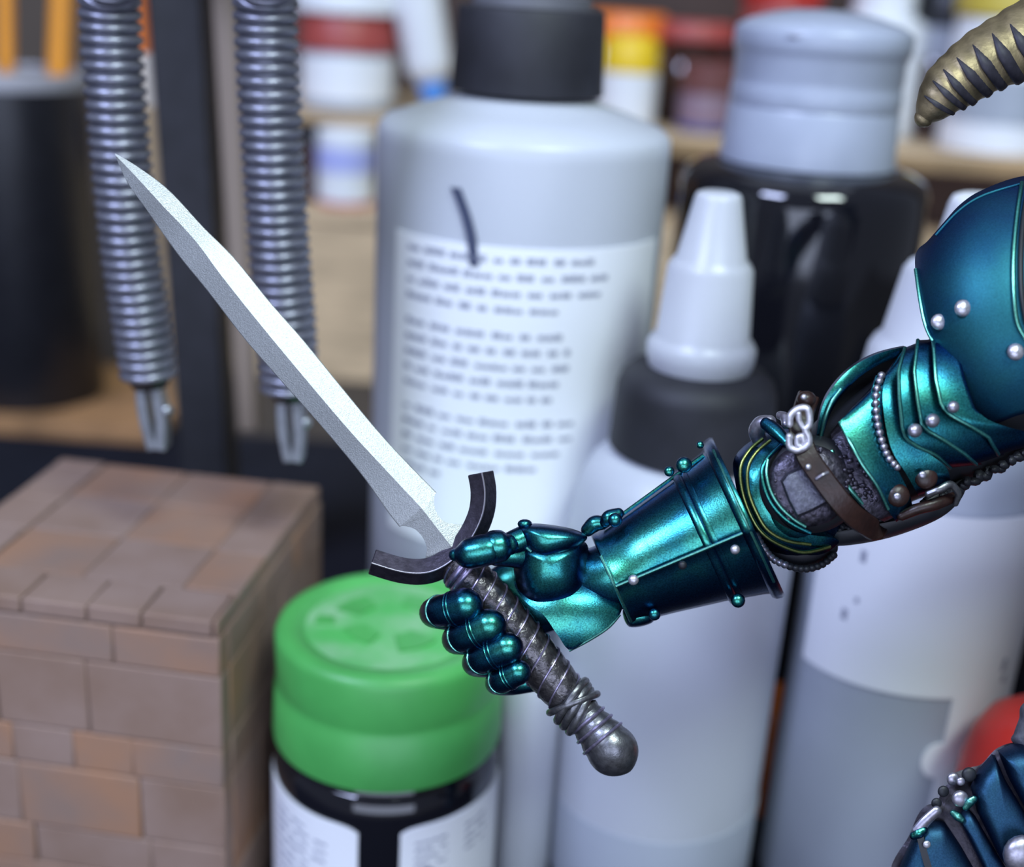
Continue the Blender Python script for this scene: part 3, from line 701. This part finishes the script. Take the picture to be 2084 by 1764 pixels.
obj('thumb_plate', MB().dome([(1055, 1082, -60), (1060, 1068, -60), (1085, 1065, -60), (1116, 1067, -60), (1162, 1075, -60), (1192, 1088, -60), (1191, 1101, -62), (1160, 1121, -64), (1125, 1132, -66), (1104, 1134, -66), (1082, 1124, -66), (1067, 1108, -64)], (1115, 1098, -104), back=14), M['teal'], hand, smooth=60)
obj('thumb_knob', MB().ball((1068, 1066, -66), (15, 10, 14)), M['teal'], hand)
obj('plate_edge', MB().tube(cat([(1054, 1084, -66), (1066, 1106, -70), (1082, 1122, -72)], 12), 4, 8), M['teal_edge'], hand)
th = obj('thumb', MB().cap_tube([(926, 1129, -78), (945, 1128, -80), (970, 1123, -82), (992, 1118, -82)], [13, 29, 33, 33], 20), M['teal'], hand, smooth=60)
obj('thumb_band', MB().cap_tube([(995, 1116, -80), (1003, 1113, -80)], [31, 31], 20), M['teal'], th, smooth=60)
obj('thumb_joint', MB().cap_tube([(1008, 1112, -78), (1024, 1110, -76), (1036, 1108, -74)], [34, 32, 22], 20), M['teal'], th, smooth=60)
obj('thumb_root', MB().cap_tube([(1030, 1108, -66), (1048, 1102, -62), (1072, 1092, -56)], [22, 25, 26], 18), M['teal'], th, smooth=60)
obj('thumb_root', MB().cap_tube([(1010, 1128, -50), (1040, 1128, -45), (1075, 1130, -30)], [24, 27, 30], 18), M['teal'], th, smooth=60)
for pts, rad, b1, b2 in (
    ([(1000, 1262, 62), (915, 1255, 52), (884, 1248, 8), (895, 1244, -32), (918, 1240, -52), (947, 1232, -66)], [26, 28, 30, 33, 35, 37], (917, 1240), (940, 1233)),
    ([(1030, 1300, 62), (960, 1304, 52), (930, 1302, 8), (940, 1296, -32), (966, 1286, -54), (995, 1274, -66)], [26, 28, 30, 34, 36, 37], 0, 0),
    ([(1065, 1345, 60), (1000, 1352, 50), (968, 1350, 8), (978, 1342, -32), (1000, 1332, -52), (1032, 1319, -64)], [24, 26, 27, 31, 33, 34], 0, 0),
    ([(1090, 1385, 56), (1040, 1392, 46), (1012, 1390, 6), (1018, 1386, -28), (1033, 1378, -46), (1054, 1368, -56)], [22, 23, 24, 26, 27, 27], 0, 0)):
    fo = obj('finger', MB().cap_tube(pts, rad, 22, 40), M['teal'], hand, smooth=60)
    C = cat(pts, 200); rr = [v.x for v in cat([(r, 0, 0) for r in rad], 200)]
    for fr_, mm in ((.60, 'teal_edge'), (.815, 'teal'), (.845, 'teal')):
        i = int(fr_*199); t_ = (C[i+1]-C[i-1]).normalized(); a_ = t_.orthogonal().normalized(); b_ = t_.cross(a_)
        ring_ = [C[i]+(a_*math.cos(q)+b_*math.sin(q))*(rr[i]-.5) for q in [2*math.pi*k/28 for k in range(29)]]
        obj('finger_band', MB().tube(ring_, 3.0 if mm == 'teal_edge' else 2.6, 8), M[mm], fo)
# ---- wrist and vambrace
obj('wrist', MB().cap_tube([(1190, 1175, 25), (1240, 1172, 20), (1300, 1150, 15)], [58, 72, 76], 22), M['teal'], hand, smooth=60)
SEC = [(-1, .35), (-.97, .05), (-.90, -.28), (-.76, -.56), (-.56, -.78), (-.32, -.93), (-.08, -1.0), (.08, -1.01), (.16, -1.0), (.185, -.955), (.36, -.85), (.60, -.65), (.82, -.38), (.96, -.06), (1, .25), (.90, .62), (.6, .9), (0, 1.0), (-.6, .88), (-.9, .65)]
vp0, vp1 = Vector((1247, 1178, 20)), Vector((1518, 1053, 20)); va = (vp1-vp0).normalized(); vq = Vector((-va.y, va.x, 0)); VL = (vp1-vp0).length
def vsec(t, r, c=None): 
    c = c or vp0+va*(VL*t); return [c+vq*(a_*r)+Vector((0, 0, b_*r*.92)) for a_, b_ in SEC]
prof_v = [(-.012, 99), (-.005, 103), (.02, 104), (.035, 101), (.3, 116), (.6, 135), (.62, 136), (.9, 158), (.96, 165)]
van = obj('vambrace', MB().grid([vsec(t_, r_) for t_, r_ in prof_v], True, True, True), M['teal'], fg, smooth=50)
obj('vambrace_rim', MB().grid([vsec(t_, r_) for t_, r_ in ((.93, 158), (.935, 170), (.96, 177), (1.0, 179), (1.02, 176), (1.02, 150))], True, False, False), M['teal'], van, smooth=50)
obj('vambrace_band', MB().grid([vsec(t_, r_) for t_, r_ in ((.655, 138), (.66, 146), (.675, 149), (.70, 150), (.715, 148), (.72, 146), (.74, 150), (.76, 150), (.765, 142))], True, False, False), M['teal'], van, smooth=50)
def on_v(t, q, dr=0):
    r_ = 101+(165-101)*t+dr
    for (a0, b0), (a1, b1) in zip(SEC, SEC[1:]):
        if a0 <= q <= a1: k = (q-a0)/(a1-a0); return vp0+va*(VL*t)+vq*(q*r_)+Vector((0, 0, (b0+(b1-b0)*k)*r_*.92))
obj('seam_lip', MB().tube([on_v(t_/20, .16, 2) for t_ in range(0, 20)], 4.2, 8), M['teal_edge'], van)
obj('wrist_lip', MB().tube([on_v(-.008, q_, 3) for q_ in (-.5, -.3, -.1, .0, .1, .17, .3, .5, .7, .9)], 3.6, 8), M['teal_edge'], van)
obj('rim_lip', MB().tube([on_v(.99, q_, 14) for q_ in (-.85, -.7, -.5, -.3, -.1, .1, .2, .4, .6, .8)], 3.4, 8), M['teal_edge'], van)
obj('top_ridge', MB().tube([on_v(t_/12, -.93, 3) for t_ in range(1, 12)], 4, 8), M['teal'], van)
def rivet(c, r, m, parent, squash=.8): 
    return obj('rivet', MB().ball(c, (r, r, r*squash), 16, 9), m, parent, smooth=80)
for c, r, m in (((1252, 1058, -52), 15, 'teal'), ((1392, 946, -62), 17, 'teal'), ((1362, 959, -30), 11, 'teal'), ((1289, 1180, -92), 11, 'silver'), ((1496, 1118, -142), 10, 'silver'), ((1389, 1150, -118), 9, 'dark'), ((1332, 1250, -20), 13, 'teal'), ((1502, 1222, -30), 15, 'teal'), ((1425, 905, -20), 8, 'teal')):
    rivet(c, r, M[m], van)
obj('wrist_nub', MB().cap_tube([(1196, 1078, -10), (1210, 1066, -14), (1222, 1064, -18)], [14, 17, 15], 14), M['teal'], van)
obj('wrist_nub', MB().cap_tube([(1232, 1062, -30), (1240, 1052, -34), (1258, 1045, -30)], [12, 15, 12], 14), M['teal'], van)
obj('lower_tab', MB().dome([(1268, 1240, 30), (1300, 1255, 30), (1335, 1245, 30), (1325, 1268, 30), (1280, 1275, 30)], (1300, 1255, 5), n=30, back=20), M['teal'], van)
# ---- elbow
el = obj('elbow_cup', MB().ball((1622, 1025, 40), (125, 118, 150), 32, 20), M['teal'], fg, smooth=80)
def arc_tube(name, pts, r, m, parent, n=30): return obj(name, MB().tube(cat(pts, n), r, 10), m, parent, smooth=60)
sh = obj('elbow_shell', MB().dome([(1495, 930, -20), (1540, 890, -20), (1600, 872, -20), (1650, 900, -60), (1560, 945, -110), (1552, 990, -120), (1575, 1040, -125), (1620, 1082, -120), (1700, 1095, -80), (1700, 1112, -60), (1660, 1130, -50), (1595, 1118, -60), (1545, 1085, -70), (1510, 1030, -70), (1496, 980, -50)], (1570, 1010, -95), rings=6, back=60), M['teal'], el, smooth=60)
arc_tube('cup_rim', [(1552, 893, -90), (1524, 918, -110), (1507, 955, -118), (1514, 1010, -122), (1535, 1062, -118), (1560, 1092, -110), (1600, 1114, -95), (1640, 1124, -80), (1690, 1112, -60)], 4.2, M['gold_edge'], el)
arc_tube('cup_rim', [(1568, 896, -112), (1538, 922, -128), (1522, 955, -134), (1524, 1000, -138), (1540, 1043, -136), (1562, 1078, -130), (1600, 1100, -118), (1650, 1108, -100)], 3.8, M['gold_edge'], el)
disc = obj('elbow_disc', MB().dome([(1650+105*math.cos(q), 985+100*math.sin(q)-0, -112) for q in [2*math.pi*i/24 for i in range(24)]], (1652, 985, -146), back=60), M['dark'], el, smooth=60)
obj('leather_texture', MB().dome([(1645+86*math.cos(q), 988+84*math.sin(q), -142) for q in [2*math.pi*i/24 for i in range(24)]], (1650, 988, -162), n=48, back=20), M['mail'], disc, smooth=70)
arc_tube('disc_rim', [(1590, 905, -120), (1560, 935, -140), (1551, 965, -148), (1560, 1003, -152), (1578, 1035, -152), (1608, 1063, -148), (1650, 1085, -140)], 5, M['teal'], disc)
arc_tube('disc_rim', [(1563, 935, -146), (1560, 965, -154), (1569, 1000, -158), (1588, 1031, -158), (1616, 1057, -154), (1640, 1072, -148)], 3.6, M['teal_edge'], disc)
obj('elbow_patch', MB().dome([(1588, 978, -160), (1600, 962, -160), (1638, 946, -162), (1662, 980, -164), (1688, 1022, -160), (1655, 1040, -160), (1622, 1054, -158), (1604, 1020, -160)], (1636, 1000, -176), n=48, back=14, smooth=False, pw=5, relax=0), M['patch'], disc)
random.seed(5); bm_ = MB()
for i in range(70):
    q = random.uniform(0, 6.283); r_ = random.uniform(30, 82); cx_, cy_ = 1648+r_*math.cos(q), 990+r_*math.sin(q)
    if (cx_-cy_ < 600 or cx_-cy_ > 690) : bm_.ball((cx_, cy_, -157+r_*.12), (random.uniform(4, 8), random.uniform(4, 7), 7), 7, 5)
o = obj('leather_bumps', bm_, M['mail'], disc); o['kind'] = 'stuff'
br_ = MB(); C = cat([(1538, 1088, -60), (1552, 1112, -55), (1572, 1136, -45), (1603, 1151, -35), (1638, 1158, -30), (1672, 1149, -25), (1696, 1130, -20)], 20)
for i, p in enumerate(C): obj('braid_bead', MB().ball(p, (9, 8, 12), 10, 6), M['greysteel'] if i < 10 else M['dark'], el)
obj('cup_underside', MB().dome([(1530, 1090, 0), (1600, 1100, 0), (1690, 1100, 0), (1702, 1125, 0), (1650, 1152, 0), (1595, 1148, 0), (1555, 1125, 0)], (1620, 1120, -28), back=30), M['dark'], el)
# loop and little fittings above the elbow
obj('strap_loop', MB().cap_tube([(1552, 905, -40), (1540, 880, -55), (1548, 862, -70), (1566, 858, -80)], [14, 17, 16, 14], 14), M['greysteel'], el)
obj('strut', MB().cap_tube([(1560, 862, -84), (1580, 878, -100), (1602, 900, -120)], [14, 15, 13], 14), M['teal'], el)
obj('strap_loop', MB().cap_tube([(1588, 845, -60), (1598, 850, -70), (1600, 862, -80)], [9, 11, 10], 12), M['greysteel'], el)
strap = obj('strap', MB().sweep([(1646, 805, -110), (1636, 835, -150), (1628, 880, -172), (1642, 925, -186), (1672, 970, -190), (1706, 1015, -186), (1736, 1048, -168), (1766, 1070, -130), (1782, 1078, -80), (1786, 1066, -20)], [(-23, 0), (-20, 5), (20, 5), (23, 0), (20, -6), (-20, -6)], n=40), M['strap'], el, smooth=40)
obj('strap_knob', MB().ball((1641, 812, -150), (20, 17, 16)), M['strap'], strap)
for c, r in (((1636, 808, -166), 6.5), ((1645, 950, -198), 6.5)): rivet(c, r, M['silver'], strap)
obj('strap_keeper', MB().cap_tube([(1662, 974, -196), (1674, 966, -200), (1684, 962, -194)], [4, 4, 4], 8, 10), M['greysteel'], strap)
Bk = lambda l: [(1500+a_/5.188, 780+b_/5.188, -196) for a_, b_ in l]
obj('buckle', MB().cap_tube(Bk([(555, 430), (565, 340), (640, 270), (735, 262), (765, 340), (760, 440), (720, 490), (755, 560), (755, 640), (690, 685), (620, 705), (555, 660), (552, 560)]), 7.6, 10, 60), M['silver'], strap, smooth=70)
obj('buckle_scroll', MB().cap_tube(Bk([(690, 680), (640, 640), (645, 570), (690, 560), (705, 610)]), 7, 10, 24), M['silver'], strap, smooth=70)
obj('buckle_scroll', MB().cap_tube(Bk([(650, 320), (655, 390), (685, 450), (725, 490)]), 6, 10, 20), M['silver'], strap, smooth=70)
# fan plate round the top of the elbow
fan = obj('elbow_fan', MB().dome([(1664, 890, -60), (1666, 850, -60), (1678, 820, -60), (1700, 792, -60), (1736, 760, -60), (1783, 728, -50), (1830, 714, -40), (1850, 760, -20), (1800, 830, -20), (1730, 930, -30), (1690, 930, -40)], (1740, 840, 10), back=40), M['dark'], fg, smooth=60)
obj('fan_rim', MB().sweep([(1666, 898, -90), (1674, 856, -118), (1688, 818, -128), (1712, 784, -128), (1746, 752, -116), (1790, 728, -95), (1842, 712, -70)], [(-13, -4), (-9, 8), (5, 10), (12, 4), (9, -6), (-9, -10)], n=40, scale=lambda t: .35+.85*math.sin(math.pi*min(1, t*.8+.06))), M['teal'], fan, smooth=60)
arc_tube('fan_lip', [(1670, 890, -104), (1679, 852, -132), (1692, 819, -142), (1712, 791, -140)], 4.5, M['teal_edge'], fan)
# ---- upper arm
arm = obj('upper_arm', MB().cap_tube([(1690, 985, 40), (1800, 905, 40), (1950, 830, 50), (2150, 740, 60), (2720, 690, 100)], [112, 130, 150, 150, 150], 28, 30), M['dark'], fg, smooth=80)
ml = obj('mail_cuff', MB().lame([(1690, 880, 0), (1700, 925, 0), (1722, 985, 0), (1765, 1040, 0), (1800, 1062, 0)], [(1712, 852, 0), (1740, 905, 0), (1772, 970, 0), (1800, 1020, 0), (1825, 1050, 0)], -60, 75), M['mail'], arm)
bm_ = MB()
for i in range(60):
    t_ = random.random(); k = random.random(); v_ = t_*2-1
    E0 = cat([(1700, 900, 0), (1722, 985, 0), (1775, 1040, 0)], 20)[int(t_*19)]; E1 = cat([(1735, 900, 0), (1772, 970, 0), (1812, 1035, 0)], 20)[int(t_*19)]
    p = E0.lerp(E1, k); p.z = -62-75*math.sqrt(max(0, 1-(v_*.9)**2)); bm_.ball(p, (random.uniform(4, 8), random.uniform(4, 7), 7), 7, 5)
o = obj('mail_links', bm_, M['mail'], ml); o['kind'] = 'stuff'
arc_tube('cuff_lip', [(1693, 918, -128), (1700, 945, -138), (1714, 972, -140), (1732, 998, -138), (1760, 1030, -122)], 6, M['teal_edge'], ml)
pA = obj('arm_plate', MB().lame([(1762, 800, 0), (1708, 858, 0), (1730, 900, 0), (1755, 945, 0), (1785, 985, 0), (1808, 1040, 0), (1824, 1062, 0)], [(1822, 735, 0), (1795, 790, 0), (1795, 850, 0), (1808, 920, 0), (1832, 965, 0), (1850, 1000, 0), (1860, 1040, 0)], -70, 85, lift=12, smooth=False), M['teal'], arm, smooth=50)
arc_tube('plate_lip', [(1709, 859, -135), (1730, 900, -166), (1755, 945, -172), (1785, 988, -162), (1808, 1036, -134)], 4.2, M['teal_edge'], pA)
pB = obj('arm_plate', MB().lame([(1812, 745, 0), (1797, 790, 0), (1800, 850, 0), (1815, 915, 0), (1845, 965, 0), (1870, 1010, 0)], [(1838, 712, 0), (1845, 790, 0), (1852, 850, 0), (1870, 905, 0), (1925, 950, 0), (1935, 990, 0)], -74, 88, lift=4), M['teal'], arm, smooth=50)
Bp = cat([(1794, 764, -128), (1784, 795, -142), (1783, 830, -154), (1787, 865, -162), (1796, 900, -164), (1808, 930, -160), (1826, 950, -150)], 15)
for p in Bp: obj('bead', MB().ball(p, 8.3, 12, 8), M['greysteel'], pB, smooth=80)
arc_tube('bead_channel', [tuple(p+Vector((-9, 1, 8))) for p in Bp], 3, M['teal'], pB)
L1 = [(1840, 708, 0), (1827, 753, 0), (1829, 811, 0), (1835, 872, 0), (1843, 893, 0), (1866, 909, 0), (1904, 926, 0), (1932, 952, 0)]
L2 = [(1866, 692, 0), (1859, 755, 0), (1866, 816, 0), (1874, 861, 0), (1886, 876, 0), (1917, 894, 0), (1962, 924, 0), (1985, 945, 0)]
L3 = [(1897, 690, 0), (1903, 770, 0), (1914, 824, 0), (1929, 842, 0), (1945, 852, 0), (1975, 868, 0), (2010, 890, 0), (2030, 925, 0)]
L4 = [(1930, 690, 0), (1950, 770, 0), (1970, 830, 0), (1990, 850, 0), (2010, 860, 0), (2040, 870, 0), (2084, 880, 0), (2110, 900, 0)]
for k, (e0, e1) in enumerate(((L1, L2), (L2, L3), (L3, L4))):
    e1b = [(a_[0]+14, a_[1], 0) for a_ in e1]
    lm = obj('arm_lame', MB().lame(e0, e1b, -78-9*k, 92, lift=9, smooth=False), M['teal'], arm, smooth=60)
    pts = []
    for i, p in enumerate(lin(e0, 30)):
        v_ = -1+2*i/29; pts.append((p.x+2, p.y, -78-9*k-92*math.sqrt(max(0, 1-(v_*.97)**2))-9))
    obj('lame_lip', MB().tube(pts, 4.2, 8), M['teal_edge'], lm)
for c, r in (((1862, 876, -190), 15), ((1898, 856, -200), 15), ((1940, 828, -208), 13)): rivet(c, r, M['greysteel'], arm)
for c, r, m in (((1885, 972, -140), 24, 'strap'), ((1878, 966, -160), 8, 'greysteel'), ((1828, 1008, -140), 24, 'strap'), ((1826, 1010, -160), 8, 'greysteel')): rivet(c, r, M[m], arm, .45)
obj('arm_buckle', MB().cap_tube([(1890, 1005, -140), (1912, 996, -146), (1935, 986, -140), (1950, 1005, -125), (1945, 1025, -110)], [8, 8, 8, 7, 6], 10), M['pommel'], arm)
obj('arm_strap', MB().cap_tube([(1835, 1050, -110), (1870, 1035, -120), (1905, 1025, -118), (1940, 1012, -100)], [10, 12, 13, 11], 12), M['strap'], arm)
un_ = MB()
for i in range(60):
    t_ = i/59; p = Vector((1700, 1095, 0)).lerp(Vector((1960, 1000, 0)), t_) if t_ < .6 else Vector((1856, 1038, 0)).lerp(Vector((2110, 925, 0)), (t_-.6)/.4)
    un_.ball((p.x+random.uniform(-4, 4), p.y-17+random.uniform(-4, 4)+18*math.sin(t_*3), -30+random.uniform(-8, 8)), (random.uniform(9, 16), random.uniform(8, 14), 18), 9, 6)
o = obj('mail_fringe', un_, M['dark'], arm); o['kind'] = 'stuff'
obj('under_plate', MB().dome([(1660, 1090, -20), (1740, 1075, -20), (1830, 1050, -20), (1900, 1020, -20), (1955, 975, -20), (1962, 1005, -20), (1920, 1050, -20), (1840, 1085, -20), (1760, 1105, -20), (1690, 1110, -20)], (1820, 1060, -60), back=40), M['dark'], arm)
# ---- pauldron
def pz_(x, y, lift=0):
    q = 1-((x-2092)/262)**2-((y-640)/300)**2
    return 30-250*math.sqrt(max(.004, q))-lift
PO = [(1862, 535), (1868, 508), (1888, 490), (1920, 453), (1955, 415), (2000, 386), (2084, 358), (2180, 362), (2260, 440), (2310, 600), (2270, 780), (2180, 830), (2084, 842), (2030, 862), (1983, 880), (1966, 838), (1942, 782), (1912, 724), (1884, 672), (1870, 610)]
pau = obj('pauldron', MB().dome([(a_, b_, 0) for a_, b_ in PO], (2090, 640, 0), rings=18, n=110, back=18, zf=pz_), M['blue'], fg, smooth=60)
def on_p(l, lift=3): return [(a_, b_, pz_(a_, b_, lift)) for a_, b_ in l]
def lip_p(nm, l, r_, m, n=40): return obj(nm, MB().tube([Vector((p.x, p.y, pz_(p.x, p.y, 2))) for p in cat([(a_, b_, 0) for a_, b_ in l], n)], r_, 10), m, pau, smooth=60)
lip_p('pauldron_ridge', [(2080, 372), (2070, 440), (2063, 520), (2064, 600), (2072, 660), (2096, 700)], 5, M['teal_edge'])
lip_p('pauldron_ridge', [(2096, 380), (2084, 440), (2078, 520), (2080, 600), (2090, 660)], 6, M['dark'])
lip_p('pauldron_lip', [(1864, 548), (1873, 612), (1886, 668), (1914, 721), (1944, 779), (1968, 835), (1984, 876)], 4.5, M['teal_edge'])
lip_p('pauldron_lip', [(1905, 478), (1950, 430), (2000, 398), (2076, 374)], 3.5, M['blue'])
for c, r in (((1911, 655), 17), ((1960, 627), 18), ((2067, 716), 18)): rivet((c[0], c[1], pz_(c[0], c[1], 2)), r, M['silver'], pau, .6)
# ---- horn on the helmet
hc = [(1880, 240, -20), (1893, 222, -20), (1922, 186, -20), (1957, 157, -18), (2005, 123, -14), (2062, 94, -8), (2130, 58, 0), (2210, 30, 10), (2380, 20, 20), (2640, 70, 40)]
hr = [20, 34, 52, 60, 67, 73, 78, 84, 90, 95]
C = cat(hc, 160); RR = [v.x for v in cat([(r, 0, 0) for r in hr], 160)]
rad = [r*(1+(.018*math.sin(i*160/159*2*math.pi/11.4) if i > 22 else 0)) for i, r in enumerate(RR)]
hn = obj('horn', MB().cap_tube([tuple(c) for c in C[::1]], rad, 36, 160), M['horn'], fg, smooth=70)
for k in range(11):
    i = 26+int(k*11.4)
    if i > 150: break
    t_ = (C[i+1]-C[i-1]).normalized(); nx = Vector((t_.y, -t_.x, 0)); 
    if nx.y > 0: nx = -nx                       # nx points to the upper edge of the horn
    nw = Vector((0, 0, -1)); pts = []; rd = []
    wdt = 8.5+1.3*min(k, 5)
    for j in range(25):
        a_ = R(38-150*j/24); pts.append(C[i]+t_*(-6+14*(j/24))+(nw*math.cos(a_)+nx*math.sin(a_))*(RR[i]*.985)); rd.append(wdt*(.12+.88*min(1, j/7)))
    obj('horn_groove', MB().tube(pts, rd, 8, flat=.35, up=tuple(t_.cross(Vector((0, 0, 1))))), M['hgroove'], hn, smooth=60)
obj('helmet', MB().ball((2760, 220, 60), (150, 220, 180), 28, 18), M['blue'], fg, smooth=80)
# ---- hip plates at the lower right
def plate(out, cen, m, nm='tasset', back=30, pw=3, smooth=False): return obj(nm, MB().dome(out, cen, rings=7, n=48, back=back, pw=pw, smooth=smooth), m, hip, smooth=50)
hip = obj('hip_armour', MB().dome([(1812, 1785, 20), (1850, 1700, 20), (1868, 1658, 20), (1884, 1640, 20), (1908, 1630, 20), (1916, 1608, 20), (1934, 1590, 20), (1940, 1574, 20), (1972, 1562, 20), (1998, 1554, 20), (2030, 1522, 20), (2080, 1508, 20), (2200, 1500, 40), (2400, 1600, 40), (2400, 1900, 40), (2100, 1960, 40), (1880, 1900, 40)], (2130, 1730, -10), back=60, n=120), mat('dark_violet_metal', (.03, .026, .035), .4, .6, .4, 900, .4, 2500), fg)
plate([(1856, 1705, -6), (1880, 1672, -6), (1920, 1668, -6), (1955, 1720, -10), (1995, 1790, -12), (1960, 1860, -10), (1840, 1860, 0), (1822, 1780, 0)], (1915, 1770, -40), M['hipblue'])
plate([(1948, 1662, -20), (1965, 1640, -20), (1985, 1660, -22), (2010, 1705, -26), (2050, 1770, -30), (2080, 1850, -30), (2040, 1860, -30), (2000, 1765, -26)], (2005, 1735, -48), M['hipblue'])
plate([(1975, 1600, -20), (1992, 1564, -20), (2022, 1530, -20), (2045, 1585, -40), (2084, 1650, -50), (2130, 1730, -50), (2080, 1800, -50), (2035, 1745, -44), (1988, 1650, -30)], (2050, 1670, -70), M['hipblue'])
plate([(2030, 1526, -24), (2062, 1512, -24), (2130, 1520, -24), (2220, 1640, -40), (2200, 1760, -50), (2140, 1735, -56), (2092, 1655, -54), (2052, 1582, -44)], (2120, 1620, -84), M['hipblue'])
obj('cloth', MB().dome([(2062, 1512, -6), (2064, 1490, -6), (2074, 1462, -6), (2084, 1430, -6), (2160, 1400, -6), (2200, 1500, -6), (2130, 1560, -10)], (2120, 1490, -40), n=40, back=30), mat('charcoal_cloth', (.08, .08, .10), .8, 0, .4, 800, .8, 2000), hip)
for c, r, m in (((1940, 1585, -20), 15, 'greysteel'), ((1972, 1576, -24), 17, 'dark'), ((1955, 1590, -40), 10, 'greysteel'), ((1954, 1625, -50), 19, 'greysteel'), ((1886, 1718, -46), 9, 'silver'), ((2080, 1738, -95), 44, 'greysteel'), ((1906, 1634, -20), 12, 'dark'), ((1920, 1610, -20), 13, 'dark')): rivet(c, r*.92, M[m], hip, .5)
obj('hinge_pin', MB().cap_tube([(1966, 1642, -50), (1974, 1632, -52), (1982, 1626, -52)], [8, 10, 8], 10), M['teal_edge'], hip)
obj('hinge_pin', MB().cap_tube([(1940, 1654, -46), (1950, 1662, -48), (1958, 1668, -48)], [7, 9, 7], 10), M['teal_edge'], hip)
obj('hinge_pin', MB().cap_tube([(1866, 1692, -30), (1884, 1670, -34), (1906, 1650, -36)], [13, 12, 11], 12), M['greysteel'], hip)
obj('hinge_pin', MB().cap_tube([(1860, 1700, -36), (1870, 1696, -38), (1880, 1690, -38)], [9, 11, 9], 12), M['teal'], hip)
obj('dark_strap', MB().sweep([(1872, 1700, -40), (1882, 1740, -46), (1900, 1800, -46)], [(-7, 0), (7, 0), (7, -5), (-7, -5)], n=8), M['dark'], hip)
# ---- the rest of the body, beyond the frame
tor = obj('torso', MB().cap_tube([(2780, 600, 120), (2780, 900, 120), (2750, 1250, 110), (2700, 1650, 110)], [190, 200, 165, 200], 28), M['blue'], fg, smooth=80)
for sx in (2420, 2780):
    h_ = A((sx, 1750, 90)); f_ = Vector((h_.x+1, h_.y+2, BASE+4)); k_ = h_.lerp(f_, .5)+Vector((0, -3, 0))
    lg = obj('leg', MB(ID).cap_tube([h_, k_, f_], [6.5, 5.5, 4.4], 20), M['blue'], fg, smooth=80)
    obj('foot', MB(ID).dome([(f_.x-5, f_.y+6, BASE), (f_.x+5, f_.y+6, BASE), (f_.x+6, f_.y-8, BASE), (f_.x, f_.y-16, BASE), (f_.x-6, f_.y-8, BASE)], (f_.x, f_.y-2, BASE+8), n=30, back=0.0), M['blue'], lg)
